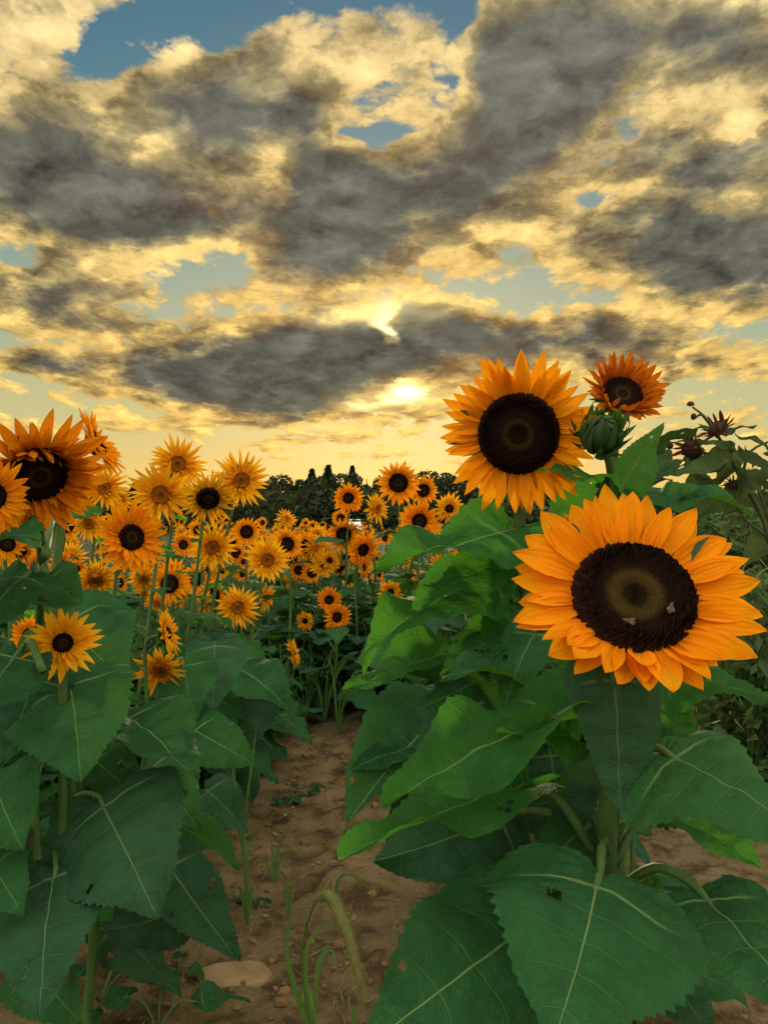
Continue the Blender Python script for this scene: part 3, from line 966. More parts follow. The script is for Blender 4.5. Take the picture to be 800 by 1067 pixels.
L(h1, P(590, 742, .96), P(390, 838, .80), (-.42, -.55, .72), P(632, 800, .935), 'leaf_bright', .46, .40, .35, .07, .1, -.05, 14)
L(h1, P(545, 822, .96), P(360, 903, .80), (-.30, -.45, .83), P(624, 900, .95), 'leaf_bright', .44, .38, .45, .07, .1, .05, 15)
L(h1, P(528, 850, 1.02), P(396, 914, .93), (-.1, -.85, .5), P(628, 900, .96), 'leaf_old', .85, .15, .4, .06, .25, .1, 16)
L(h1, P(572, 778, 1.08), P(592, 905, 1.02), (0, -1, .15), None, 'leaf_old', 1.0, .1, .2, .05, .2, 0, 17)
L(h1, P(568, 955, .88), P(376, 1098, .72), (-.25, -.72, .6), P(630, 930, .96), 'leaf', .80, .2, .45, .08, .25, 0, 18)
L(h1, P(728, 930, .88), P(858, 1090, .72), (.3, -.7, .6), P(640, 930, .96), 'leaf', .95, .15, .4, .05, .25, 0, 19)
L(h1, P(662, 965, 1.0), P(742, 1085, .90), (.15, -.85, .45), P(637, 960, .965), 'leaf_old', .9, .1, .3, .05, .25, 0, 20)
L(h1, P(690, 706, 1.06), P(835, 742, .97), (.05, -.25, .95), P(650, 740, .93), 'leaf_bright', .75, .15, .5, .05, .2, 0, 21)
L(h1, P(688, 732, 1.06), P(704, 806, 1.0), (.05, -.9, .4), None, 'leaf', .95, .1, .3, .05, .2, 0, 22)
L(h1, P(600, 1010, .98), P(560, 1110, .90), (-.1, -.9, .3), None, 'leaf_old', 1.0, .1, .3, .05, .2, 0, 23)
L(h1, P(690, 850, 1.02), P(790, 905, .98), (.2, -.35, .9), P(640, 900, .95), 'leaf_bright', .7, .25, .6, .05, .2, 0, 24)

# -- the one against the sky
h2 = plant_at(.29, 1.30, 'orange sunflower with a plain near black disc standing highest against the clouds', GR)
p2 = P(540, 452, 1.15)
n2 = add_head(h2, p2, .125, 'hero_wide', -4, -4, .8, 4, lo=(200, 14))
st2 = stem_path(h2.location, p2, n2, .125, via=[P(566, 900, 1.28), P(556, 760, 1.25), P(547, 620, 1.225), P(541, 540, 1.20)])
add_stem(h2, st2, .013, .0085)
L(h2, P(528, 556, 1.18), P(383, 594, 1.00), (-.25, -.62, .72), P(546, 600, 1.22), 'leaf_bright', .52, .30, .25, .07, .1, -.06, 31)
L(h2, P(497, 606, 1.20), P(370, 684, 1.02), (-.25, -.70, .65), P(549, 650, 1.225), 'leaf_bright', .50, .25, .35, .08, .1, -.04, 32)
L(h2, P(480, 676, 1.22), P(364, 728, 1.08), (-.3, -.55, .75), P(551, 690, 1.23), 'leaf_bright', .46, .35, .35, .09, .1, .06, 33)
L(h2, P(545, 636, 1.20), P(498, 694, 1.10), (-.3, -.7, .5), P(549, 640, 1.225), 'leaf_bright', .55, .35, .35, .06, .1, 0, 34)
L(h2, P(545, 690, 1.20), P(440, 752, 1.08), (-.2, -.75, .6), P(552, 720, 1.235), 'leaf', .62, .25, .4, .08, .2, .1, 35)
L(h2, P(486, 722, 1.38), P(344, 858, 1.20), (-.4, -.72, .55), P(556, 760, 1.25), 'leaf', .62, .15, .35, .08, .2, -.08, 36)
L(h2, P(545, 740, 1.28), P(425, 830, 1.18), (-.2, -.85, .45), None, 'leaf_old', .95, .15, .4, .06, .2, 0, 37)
L(h2, P(545, 560, 1.26), P(505, 640, 1.30), (-.3, -.8, .5), None, 'leaf', .85, .2, .3, .05, .2, 0, 38)
L(h2, P(585, 610, 1.28), P(560, 720, 1.20), (-.1, -.9, .3), None, 'leaf', .95, .2, .3, .05, .2, 0, 39)
L(h2, P(455, 660, 1.5), P(370, 690, 1.5), (-.2, -.8, .5), None, 'leaf', .95, .2, .3, .05, .2, 0, 40)
L(h2, P(500, 800, 1.3), P(400, 900, 1.2), (-.2, -.8, .5), None, 'leaf_old', .95, .2, .3, .05, .2, 0, 41)
L(h2, P(572, 700, 1.12), P(470, 712, 1.0), (-.1, -.45, .85), P(555, 730, 1.24), 'leaf', .7, .3, .3, .06, .2, .1, 42)

for k, (bx, by, bd, tx, ty, td, w, mt, fo) in enumerate((
        (520, 588, 1.16, 432, 640, 1.06, .5, 'leaf_bright', .3), (530, 660, 1.18, 452, 704, 1.06, .5, 'leaf_bright', .35), (508, 704, 1.26, 428, 702, 1.18, .55, 'leaf', .3),
        (560, 655, 1.12, 518, 738, 1.02, .6, 'leaf', .2), (452, 772, 1.32, 370, 806, 1.22, .55, 'leaf', .25), (566, 770, 1.14, 512, 800, 1.04, .5, 'leaf_bright', .35),
        (470, 640, 1.36, 402, 668, 1.30, .7, 'leaf_old', .2), (520, 850, 1.26, 452, 900, 1.18, .7, 'leaf_old', .2), (590, 640, 1.22, 640, 700, 1.14, .6, 'leaf', .2))):
    L(h2, P(bx, by, bd), P(tx, ty, td), (-.25, -.6, .75), P(552, (by + 690) / 2, 1.235), mt, w, fo, .4, .07, .15, .06 * (-1) ** k, 240 + k, 40, 5)
for k, (bx, by, bd, tx, ty, td, w, mt, fo) in enumerate(((602, 772, .98, 520, 772, .86, .42, 'leaf_bright', .35), (612, 862, .98, 548, 912, .90, .6, 'leaf', .2), (652, 768, 1.0, 722, 748, .95, .5, 'leaf_bright', .3),
        (654, 806, 1.0, 692, 868, .98, .7, 'leaf', .2), (655, 930, .97, 712, 972, .86, .55, 'leaf_bright', .3), (610, 950, .98, 545, 940, .95, .55, 'leaf_old', .3))):
    L(h1, P(bx, by, bd), P(tx, ty, td), (.1, -.6, .75), P(634, by + 40, .945), mt, w, fo, .4, .07, .15, .06 * (-1) ** k, 260 + k, 40, 5)

# -- the rust coloured one turned up to the light
h3 = plant_at(.46, 1.62, 'rust orange sunflower cupped upward behind a closed bud', GR)
p3 = P(648, 411, 1.50)
n3 = add_head(h3, p3, .091, 'rust', 22, 34, 0, 5, lo=(175, 26))
st3 = stem_path(h3.location, p3, n3, .088, via=[P(655, 760, 1.6), P(645, 560, 1.58), P(640, 470, 1.56)])
add_stem(h3, st3, .011, .007)
L(h3, P(668, 470, 1.54), P(736, 443, 1.42), (.05, -.35, .9), P(645, 520, 1.57), 'leaf_old', .62, .1, .1, .05, .1, 0, 51)
L(h3, P(672, 500, 1.50), P(716, 484, 1.46), (.1, -.5, .8), P(646, 540, 1.58), 'leaf_old', .5, .2, .2, .05, .1, 0, 52)

# -- the closed bud
h4 = plant_at(.345, 1.24, 'closed green sunflower bud on a pale stem between the two orange heads', GR)
p4 = P(625, 455, 1.10)
n4 = facing(p4, 10, 42)
st4 = stem_path(h4.location, p4, n4, .05, via=[P(655, 760, 1.2), P(642, 600, 1.16), P(638, 510, 1.14), P(634, 478, 1.12)])
add_stem(h4, st4, .010, .0065)
bm = Matrix.Translation(p4 - h4.location) @ n4.to_track_quat('Z', 'Y').to_matrix().to_4x4() @ Matrix.Scale(.040, 4)
bv, bf = [(0, 0, -.72)], []
NB = 16
for i in range(1, 9):
    t = math.pi * i / 9
    for j in range(NB):
        a = 2 * math.pi * j / NB
        bv.append((math.sin(t) * .66 * math.cos(a), math.sin(t) * .66 * math.sin(a), -.62 * math.cos(t)))
bv.append((0, 0, .72))
bf += [(0, 1 + (j + 1) % NB, 1 + j) for j in range(NB)]
for i in range(7):
    for j in range(NB):
        a, b = 1 + i * NB + j, 1 + i * NB + (j + 1) % NB
        bf.append((a, b, b + NB, a + NB))
bf += [(len(bv) - 1, 1 + 7 * NB + j, 1 + 7 * NB + (j + 1) % NB) for j in range(NB)]
bud = add('bud', mesh('bud', bv, bf, 'bract'), h4, bm)


def bract_mesh(seed):
    r = random.Random(seed)
    v, f = [], []
    bend = r.uniform(.3, .9)
    for i in range(7):
        l = i / 6
        w = .17 * (1 - l) ** .8 * (.6 + 1.4 * min(1, l * 3)) * .62 + .004
        for s in (-1, 0, 1):
            v.append((s * w, l * math.cos(bend * l), l * math.sin(bend * l) + abs(s) * .03))
    for i in range(6):
        for j in range(2):
            k = i * 3 + j
            f.append((k, k + 1, k + 4, k + 3))
    return mesh('bract', v, f, 'bract')


BR = [bract_mesh(k) for k in range(4)]
r_ = random.Random(4)
for row, (n, th, tilt, ln) in enumerate(((8, .7, 26, .8), (12, 1.2, 4, 1.0), (14, 1.7, -24, 1.15), (14, 2.2, -52, 1.2), (10, 2.5, -78, 1.1))):
    for k in range(n):
        a = 2 * math.pi * (k + .5 * (row % 2)) / n + r_.uniform(-.1, .1)
        mm = (Matrix.Rotation(a, 4, 'Z') @ Matrix.Translation((0, .66 * math.sin(th), .62 * math.cos(th)))
              @ Matrix.Rotation(math.pi / 2 + R(tilt) + r_.uniform(-.2, .2) , 4, 'X') @ Matrix.Scale(ln * r_.uniform(.8, 1.1), 4))
        add('bract', r_.choice(BR), bud, mm)
L(h4, P(641, 520, 1.15), P(683, 436, 1.13), (.25, -.9, .15), P(640, 545, 1.15), 'leaf', .55, .25, .1, .05, .1, .12, 61)
L(h4, P(655, 518, 1.20), P(785, 530, 1.06), (.02, -.36, .93), P(642, 580, 1.15), 'leaf', .55, .2, .35, .06, .2, 0, 62)
L(h4, P(650, 548, 1.22), P(742, 498, 1.10), (0, -.65, .75), P(641, 575, 1.15), 'leaf', .42, .2, .2, .05, .2, .1, 63)
L(h4, P(632, 508, 1.16), P(560, 490, 1.10), (-.1, -.35, .9), P(639, 530, 1.145), 'leaf_bright', .6, .2, .6, .05, .2, 0, 64)
L(h4, P(640, 560, 1.2), P(570, 620, 1.2), (-.2, -.8, .5), None, 'leaf', .9, .2, .3, .05, .2, 0, 65)
L(h4, P(615, 505, 1.22), P(600, 590, 1.2), (-.1, -.8, .4), None, 'leaf_bright', .9, .2, .3, .05, .2, 0, 66)

# ------------------------------------------------------------------ sunflowers on the other side of the path
# px, py, depth, outer diameter in photo px, kind, yaw, pitch, label, foot sideways, leaves
GL = 'spiky sunflowers crowding beside the path'
ROWS = [
    (40, 494, 1.12, 150, 'nodding', 20, -26, 'big shaggy sunflower drooping its broad black disc, taller than its neighbours', -.10, 0),
    (-8, 517, .98, 92, 'frill_dark', 25, 0, 'half seen yellow sunflower whose petals overlap the shaggy black disc', -.30, 0),
    (101, 462, 1.35, 84, 'frill_dark', 78, 32, 'sunflower seen edge on, tipped up to the sky beside the shaggy one', -.05, 0),
    (185, 483, 2.45, 64, 'spiky', 0, 4, 'spiky gold sunflower with a rust centre, topmost of the clump before the pale sky', -.15, 8),
    (168, 515, 2.2, 74, 'spiky', -6, 0, 'broad shaggy gold bloom just below the topmost spiky one', -.12, 8),
    (108, 508, 2.4, 54, 'spiky', 12, 6, 'gold bloom between the edge-on head and the broad shaggy bloom', -.05, 7),
    (137, 560, 1.75, 86, 'frill_dark', 24, 2, 'dense orange sunflower with an oval black disc turned toward the path', -.10, 7),
    (217, 519, 2.4, 66, 'spiky_dark', 8, -22, 'nodding sunflower with a dark brown disc and long hanging petals', -.18, 8),
    (251, 500, 2.55, 66, 'spiky', 10, 2, 'spiky gold star sunflower at the path end of the clump before the trees', -.22, 8),
    (222, 570, 2.6, 56, 'spiky', 0, 0, 'round gold sunflower with a rust centre below the nodding dark-brown one', -.16, 8),
    (278, 583, 3.0, 54, 'spiky', 8, 2, 'bright gold star sunflower leaning out over the path edge', -.18, 8),
    (257, 554, 3.5, 34, 'dark', 2, 0, 'small orange sunflower with a black eye between two gold stars', -.1, 6),
    (248, 633, 2.75, 52, 'spiky', 0, 4, 'lowest wide gold star sunflower above the dark leaves near the path', -.15, 8),
    (215, 629, 3.0, 34, 'spiky', -50, 0, 'half turned gold bloom tucked beside the lowest gold star', -.1, 5),
    (277, 622, 3.2, 34, 'spiky', 60, -10, 'half hidden gold bloom behind the lowest gold star, facing the path', -.1, 5),
    (66, 670, 1.22, 82, 'frill_small', 0, 4, 'yellow frilled sunflower with a small black eye low over a broad leaf', -.06, 0),
    (168, 697, 1.95, 62, 'spiky', -10, -36, 'shaggy gold sunflower hanging its face to the ground', -.14, 7),
    (173, 660, 1.90, 60, 'frill_small', 72, 6, 'narrow gold sunflower seen from its edge above the hanging one', -.12, 0),
    (100, 603, 2.0, 58, 'spiky', 10, -40, 'gold sunflower hanging under the dense orange one', -.1, 5),
    (93, 545, 2.3, 46, 'spiky', -20, -10, 'gold bloom half hidden behind the dense orange one', -.1, 5),
    (8, 567, 1.9, 40, 'dark', 10, 0, 'orange dark-eyed bloom beside the thick pale stem', -.05, 4),
    (62, 590, 2.3, 36, 'dark', 30, -20, 'orange bloom peering past the thick pale stem', -.05, 4),
    (36, 590, 2.5, 34, 'frill_dark', 60, 0, 'orange sliver of a bloom turned away behind the thick stem', -.05, 4),
    (85, 632, 2.4, 40, 'spiky', 20, -30, 'gold bloom sagging above the veined leaf', -.05, 5),
    (305, 680, 3.3, 34, 'frill_small', 80, 10, 'half opened yellow green flower on a thin stalk at the path edge', -.10, 3),
    (30, 662, 1.9, 44, 'frill_dark', -40, 0, 'orange bloom peeping out behind the low frilled one', -.05, 4),
    (186, 606, 3.1, 30, 'spiky', 10, 0, 'dim gold bloom among dark leaves under the round gold one', -.1, 5),
    (-2, 768, 1.6, 26, 'spiky', 30, 0, 'yellow tuft of petals at the dim leafy edge of the row', -.1, 3),
    (150, 603, 2.9, 36, 'spiky', 0, -20, 'gold bloom in the gap right under the oval black disc', -.1, 5),
    (125, 520, 3.4, 30, 'spiky', 0, -5, 'small gold bloom in the gap above the dense orange one', -.1, 4),
    (70, 548, 3.0, 36, 'dark', 5, 0, 'orange bloom low behind the shaggy drooping one', -.1, 4),
]
PLANTS = {}
for i, (px, py, d, dia, kind, yaw, pit, lab, side, nl) in enumerate(ROWS):
    pos = P(px, py, d)
    r = dia / 2 * d / FPX
    fx = min(pos.x + side, -.62 - .03 * (i % 3)) if d > 1.5 else pos.x + side
    pl = plant_at(fx, pos.y + (.45 if i < 2 else .07 + .05 * (i % 2)), lab, GL)
    n = add_head(pl, pos, r, kind, yaw, pit, 0 if i == 0 else None, i + 20, lo=(0, 24, 1) if i == 0 else (rng.uniform(0, 360), 12))
    pts = stem_path(pl.location, pos, n, r, .025, i, [P(40, 900, 1.62), P(40, 720, 1.58), P(42, 630, 1.38), P(43, 570, 1.2)] if i == 0 else None)
    add_stem(pl, pts, .0092 if d < 1.6 else .0068, .0066 if d < 1.6 else .0042)
    zt = min(.70, pos.z - r * 1.8)
    if nl:
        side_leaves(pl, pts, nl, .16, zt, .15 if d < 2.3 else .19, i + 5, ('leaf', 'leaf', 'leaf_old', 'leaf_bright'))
        if pos.z - r * 1.3 > .80:
            side_leaves(pl, pts, 3, .70, pos.z - r * 1.3 - .05, .105, i + 300, ('leaf_bright', 'leaf'))
    PLANTS[i] = (pl, pts)

# broad leaves of the nearest plants on that side, each where the photo shows it
big, frl = PLANTS[0][0], PLANTS[15][0]
side0 = PLANTS[1][0]
L(frl, P(72, 707, 1.30), P(96, 810, 1.16), (.05, -.75, .62), P(62, 760, 1.42), 'leaf', 1.05, .05, .35, .06, .25, .08, 71)
L(frl, P(104, 834, 1.28), P(172, 950, 1.12), (.12, -.85, .5), P(60, 860, 1.42), 'leaf_old', 1.05, .05, .4, .06, .25, .05, 72)
L(frl, P(58, 905, 1.22), P(42, 1062, 1.05), (-.05, -.9, .38), P(55, 880, 1.42), 'leaf_old', .95, .05, .3, .05, .2, 0, 73)
L(frl, P(128, 746, 1.40), P(206, 822, 1.22), (.5, -.35, .8), P(62, 800, 1.42), 'leaf', .6, .4, .5, .06, .1, 0, 74)
L(frl, P(-12, 800, 1.25), P(24, 885, 1.12), (.1, -.85, .4), None, 'leaf', .95, .1, .3, .05, .2, 0, 75)
L(frl, P(186, 948, 1.42), P(108, 985, 1.36), (-.05, -.9, .25), P(60, 930, 1.43), 'leaf_old', .85, .1, .3, .07, .2, .2, 76)
L(frl, P(172, 895, 1.45), P(240, 1012, 1.38), (.4, -.7, .5), P(60, 900, 1.43), 'leaf_old', .55, .2, .3, .05, .2, -.1, 77)
L(frl, P(62, 650, 1.5), P(132, 712, 1.36), (.1, -.75, .6), P(60, 720, 1.42), 'leaf', 1.0, .1, .4, .06, .2, 0, 78)
L(frl, P(185, 860, 1.6), P(250, 905, 1.5), (.3, -.5, .7), P(60, 860, 1.43), 'leaf_bright', .6, .3, .5, .06, .2, 0, 79)
for k, (bx, by, bd, tx, ty, td, w, mt) in enumerate(((150, 800, 1.6, 216, 862, 1.5, .7, 'leaf'), (118, 960, 1.46, 172, 1030, 1.4, .7, 'leaf_old'), (28, 1008, 1.3, 92, 1064, 1.24, .75, 'leaf'),
        (200, 760, 1.9, 264, 802, 1.8, .75, 'leaf'), (214, 822, 2.1, 262, 866, 2.0, .8, 'leaf_old'), (96, 790, 1.45, 150, 842, 1.38, .7, 'leaf'),
        (-10, 900, 1.2, 30, 950, 1.12, .8, 'leaf'), (170, 850, 1.75, 140, 900, 1.7, .8, 'leaf_old'))):
    L(frl, P(bx, by, bd), P(tx, ty, td), (.15, -.75, .6), None, mt, w, .2, .45, .07, .2, .06 * (-1) ** k, 280 + k, 36, 5)
L(big, P(30, 598, 1.14), P(-35, 660, 1.05), (-.1, -.8, .5), P(43, 625, 1.15), 'leaf', .9, .1, .3, .05, .2, 0, 80)
L(big, P(50, 600, 1.2), P(86, 632, 1.16), (.2, -.85, .3), P(45, 625, 1.15), 'leaf', .95, .1, .3, .05, .2, 0, 81)
L(big, P(60, 545, 1.45), P(112, 532, 1.40), (.1, -.5, .8), P(47, 580, 1.16), 'leaf_bright', .8, .1, .3, .05, .2, 0, 82)
L(big, P(20, 680, 1.2), P(-40, 760, 1.1), (-.1, -.85, .4), P(45, 700, 1.16), 'leaf', .95, .1, .3, .05, .2, 0, 83)
L(big, P(40, 700, 1.3), P(4, 800, 1.25), (-.1, -.85, .4), None, 'leaf_old', .95, .1, .3, .05, .2, 0, 84)
L(side0, P(-20, 570, 1.1), P(40, 560, 1.0), (0, -.5, .8), None, 'leaf', .8, .1, .3, .05, .2, 0, 85)
hang, star = PLANTS[16][0], PLANTS[12][0]
L(hang, P(190, 690, 2.0), P(204, 752, 1.9), (.1, -.9, .3), P(175, 720, 1.97), 'leaf', .95, .1, .3, .05, .2, 0, 86, 36, 5)
L(hang, P(224, 668, 2.2), P(222, 742, 2.1), (.1, -.8, .5), None, 'leaf_old', .85, .1, .3, .05, .2, 0, 87, 36, 5)
L(star, P(236, 688, 2.5), P(303, 742, 2.3), (.25, -.6, .7), P(225, 700, 2.75), 'leaf', .75, .25, .4, .06, .1, 0, 88, 36, 5)
L(star, P(250, 705, 2.6), P(240, 800, 2.5), (.1, -.95, .2), None, 'leaf_old', 1.1, .1, .3, .06, .2, 0, 89, 36, 5)
L(star, P(210, 720, 2.4), P(190, 810, 2.3), (0, -.95, .2), None, 'leaf', 1.05, .1, .3, .06, .2, 0, 90, 36, 5)

# ------------------------------------------------------------------ middle distance, where the path closes
GM = 'sunflowers where the path closes'
MIDS = [
    (415, 503, 4.3, 50, 'dark', 0, -4, 'largest round orange sunflower in front of the dark trees', 8),
    (363, 519, 4.5, 36, 'frill_dark', -4, -8, 'lone shaggy sunflower with dark trees all round it', 7),
    (437, 543, 4.0, 50, 'frill_dark', 4, -2, 'round dark-eyed sunflower just under the largest one by the trees', 8),
    (441, 511, 5.2, 34, 'dark', 15, -8, 'half hidden bloom behind the largest one by the trees', 5),
    (468, 530, 4.2, 36, 'dark', 8, 0, 'dark-eyed bloom beside the broad green leaf tip', 6),
    (358, 557, 4.6, 40, 'dark', 0, -14, 'nodding orange bloom below the lone shaggy one', 7),
    (378, 573, 4.4, 42, 'frill_dark', 32, -16, 'bloom turned down toward the broad leaves', 7),
    (338, 588, 4.6, 34, 'dark', 0, 0, 'evenly round small bloom facing straight down the path', 6),
    (299, 567, 4.2, 38, 'dark', -6, -6, 'dark-eyed bloom behind the bright gold star at the path edge', 6),
    (319, 569, 4.9, 34, 'dark', 30, -6, 'narrow bloom turned sideways next to the dark-eyed one', 5),
    (407, 617, 4.3, 30, 'dark', 0, 2, 'small bloom alone over dark foliage beside the curling leaf', 6),
    (351, 643, 4.0, 34, 'frill_dark', 24, -10, 'lower of two blooms hanging over the end of the path', 6),
    (343, 625, 4.3, 30, 'frill_dark', -10, -10, 'upper of two blooms hanging over the end of the path', 5),
    (318, 647, 4.3, 24, 'dark', -20, -20, 'dim bloom in shade beside the two hanging ones', 5),
    (436, 608, 4.6, 24, 'dark', 30, 0, 'small bloom partly behind the toothed leaf', 5),
    (482, 588, 4.8, 22, 'spiky', 20, 0, 'bright bloom glimpsed in a gap between two broad leaves', 4),
    (481, 632, 4.6, 18, 'spiky', 30, 0, 'small yellow bloom in the lower gap between leaves', 4),
    (392, 530, 4.6, 36, 'spiky', 45, 10, 'side-on yellow bloom under the largest one by the trees', 6),
    (394, 596, 4.9, 28, 'dark', 70, 0, 'edge-on bloom beneath the down-turned one', 5),
    (298, 541, 5.5, 28, 'spiky', 40, 30, 'yellow bloom tilted up before the dark wood', 5),
    (311, 594, 5.0, 24, 'dark', 0, 0, 'small dark-eyed bloom under the narrow sideways one', 5),
    (325, 597, 4.9, 26, 'dark', -20, 0, 'small bloom close beside the evenly round one', 5),
    (462, 607, 4.8, 18, 'spiky', 0, 0, 'little yellow bloom over the leaf stalks', 4),
    (425, 562, 5.0, 26, 'spiky', 20, 20, 'yellow bloom tilted up beside a grey leaf', 5),
    (355, 540, 6.0, 22, 'dark', 0, 10, 'small bloom at the foot of the lone shaggy one', 4),
    (330, 558, 5.6, 24, 'dark', 0, 0, 'small orange bloom in the middle of the packed far rows', 4),
    (455, 560, 5.2, 26, 'dark', 0, -10, 'bloom showing above the broad toothed leaf', 4),
    (275, 590, 4.6, 26, 'dark', 0, -6, 'orange bloom peeping round the bright gold star', 5),
]
for i, (px, py, d, dia, kind, yaw, pit, lab, nl) in enumerate(MIDS):
    pos = P(px, py, d)
    r = dia / 2 * d / FPX
    if kind == 'dark' and i % 3 == 1:
        kind = 'frill_small'
    pl = plant_at(pos.x + rng.uniform(-.05, .05), pos.y + .08, lab, GM)
    n = add_head(pl, pos, r, kind, yaw, pit, None, i + 90, lo=(rng.uniform(0, 360), 10))
    pts = stem_path(pl.location, pos, n, r, .03, i + 50)
    add_stem(pl, pts, .009, .005)
    side_leaves(pl, pts, nl, .10, pos.z - r * 1.6, .23, i + 70, ('leaf', 'leaf_old', 'leaf_old', 'leaf'), 'low')

# ------------------------------------------------------------------ prototypes for the rest of the field
def ring_mesh(kind, seed):
    """all ray petals of a small head as one ring"""
    pset, R0, _, _, _, rows, _, _ = KIND[kind]
    rr = random.Random(seed)
    vs, fs, uv = [], [], []
    for ri, (cnt, r0, Ln, tilt, spread) in enumerate(rows):
        for k in range(cnt):
            a = 2 * math.pi * (k + .5 * (ri % 2) + rr.uniform(-.28, .28)) / cnt
            s = Ln * rr.uniform(.82, 1.08)
            t = R(tilt + rr.uniform(-spread, spread))
            W = .30 * s * (.5 if pset == 'spiky' else .9)
            b = len(vs)
            mm = Matrix.Rotation(a, 4, 'Z') @ Matrix.Translation((0, r0, -.01 * ri)) @ Matrix.Rotation(t, 4, 'X')
            for l, w in ((0, .55), (.4, 1), (.75, .7), (1, .05)):
                for q in (-1, 0, 1):
                    vs.append(mm @ Vector((q * w * W * .5, l * s, -.03 * q * q + .05 * l * l)))
                    uv.append((q, l))
            for i in range(3):
                for j in range(2):
                    c = b + i * 3 + j
                    fs.append((c, c + 1, c + 4, c + 3))
    return mesh('petal_ring', vs, fs, 'petal_yellow' if 'yellow' in pset or pset == 'spiky' else 'petal', {'plan': uv})


def low_disc(kind):
    _, R0, dm, dome, spike, _, _, dip = KIND[kind]
    v, f, uv = disc_data(6, 18, dome, spike, 3, dip)
    return mesh('disc', [(a * R0, b * R0, c * R0 * 2 + .03) for a, b, c in v], f, dm, {'plan': uv})


def foliage_mesh(seed, h, count, size, mat, z0=.10):
    rr = random.Random(seed)
    vs, fs, uq, up = [], [], [], []
    az = rr.uniform(0, 6.28)
    for k in range(count):
        f = k / max(1, count - 1)
        az += 2.4 + rr.uniform(-.3, .3)
        Ls = size * (1.05 - .5 * f ** 1.5) * rr.uniform(.8, 1.15)
        out = Vector((math.cos(az), math.sin(az), 0))
        el = R(rr.uniform(-15, 30) - 10 * (1 - f))
        base = Vector((0, 0, z0 + (h - z0) * f)) + out * Ls * .4 + Vector((0, 0, Ls * .25))
        m = frame(base, out * math.cos(el) + Vector((0, 0, math.sin(el))), Vector((rr.uniform(-.25, .25), rr.uniform(-.25, .25), 1)), Ls)
        _, v, ff, uv = LEAFV['leaf', 'low'][rr.randrange(5)]
        b = len(vs)
        vs += [m @ p for p in v]
        fs += [tuple(b + i for i in q) for q in ff]
        uq += uv['vein']
        up += uv['plan']
    return mesh('foliage', vs, fs, mat, {'vein': uq, 'plan': up})


FAR_LABEL = 'one of the many small sunflowers packed row behind row far across the field'
PROTO = []
for k, (kind, yaw, pit) in enumerate((('dark', 0, 0), ('frill_dark', 20, -12), ('dark', -22, -6), ('spiky', 5, 8), ('frill_dark', 48, 0), ('spiky', -30, -14), ('frill_small', 10, 4), ('spiky', 85, 20), ('dark', 30, -48), ('frill_small', -50, -20))):
    pr = thing('sunflower', (0, 0, 0), FAR_LABEL, 'sunflower', 'small sunflowers packed across the far field')
    az, el = R(yaw), R(pit)
    n = Vector((math.sin(az) * math.cos(el), -math.cos(az) * math.cos(el), math.sin(el)))
    pos = Vector((0, -.05, 1.0))
    pts = stem_path(Vector((0, .03, 0)), pos, n, .1, .02, k)
    v, f = tube(pts, .009, .005, 5)
    add('stem', mesh('stem', v, f, 'stem'), pr)
    add('foliage', foliage_mesh(k + 4, .66, 13, .24, ('leaf', 'leaf_old')[k % 2]), pr)
    m = Matrix.Translation(pos) @ n.to_track_quat('Z', 'Y').to_matrix().to_4x4() @ Matrix.Scale((.105, .088, .095, .11, .08, .10, .075, .09, .1, .085)[k], 4)
    hd = add('flower_head', get_calyx(kind), pr, m)
    add('petal_ring', ring_mesh(kind, k), hd)
    add('disc', low_disc(kind), hd)
    PROTO.append(pr)

rf = random.Random(11)
n_far = 0


def far_plant(x, y, scale, lab=None, group=None, yaw=0.0):
    global n_far
    k = rf.randrange(len(PROTO))
    if n_far < len(PROTO):
        o = PROTO[n_far]
    else:
        o = copy_tree(PROTO[k])
    n_far += 1
    o.location = gpt(x, y, -.01)
    o.rotation_euler = (rf.uniform(-.05, .05), rf.uniform(-.05, .05), math.atan2(-x, y) * .8 + rf.uniform(-.5, .5) + yaw)
    o.scale = (scale,) * 3
    if lab:
        o['label'] = lab
    if group:
        o['group'] = group
    return o


# rows run away from the viewer; the spacing opens out with distance because only the tops show
for i in range(104):
    d = 4.3 + 5.2 * rf.random() ** 1.15
    px = rf.uniform(205, 485)
    z = 1.05 - (rf.triangular(550, 616, 566) - 545) * d / FPX
    far_plant((px - 400) / FPX * d, d, min(1.04, max(.60, z)))
y = 8.0
row = 0
while y < 34:
    dx = .30 + .032 * y
    lo, hi = -.30 * y - .3, .15 * y + .2
    lo, hi = max(lo, -6.5), min(hi, 4.5)
    x = lo + rf.uniform(0, dx)
    while x < hi and n_far < 186:
        far_plant(x + rf.uniform(-.1, .1), y + rf.uniform(-.2, .2), rf.uniform(.84, 1.08) if y > 9 else rf.uniform(.62, 1.02))
        x += dx * rf.uniform(.8, 1.25)
    y += .22 + .072 * y
    row += 1

NEAR_LABEL = 'one of the sunflowers in the inner rows, seen only between the spiky blooms'
for (x, y_) in ((-1.45, 2.9), (-1.7, 3.3), (-1.35, 3.5), (-1.9, 3.7), (-1.55, 4.0), (-1.2, 4.1), (-2.2, 4.3), (-1.75, 4.5), (-1.35, 4.7), (-1.0, 4.5), (-2.6, 4.9), (-2.1, 5.0), (-1.6, 5.2),
                (-1.15, 5.1), (-.85, 5.0), (-2.9, 5.5), (-2.4, 5.7), (-1.9, 5.8), (-1.4, 5.7), (-1.0, 5.6), (-2.1, 3.1), (-2.5, 3.8), (-1.65, 2.5), (-3.2, 6.0), (-2.7, 6.3), (.45, 5.0), (.7, 5.4), (.3, 5.4)):
    far_plant(x + rf.uniform(-.08, .08), y_, rf.uniform(.86, 1.04), NEAR_LABEL, 'sunflowers in the inner rows')

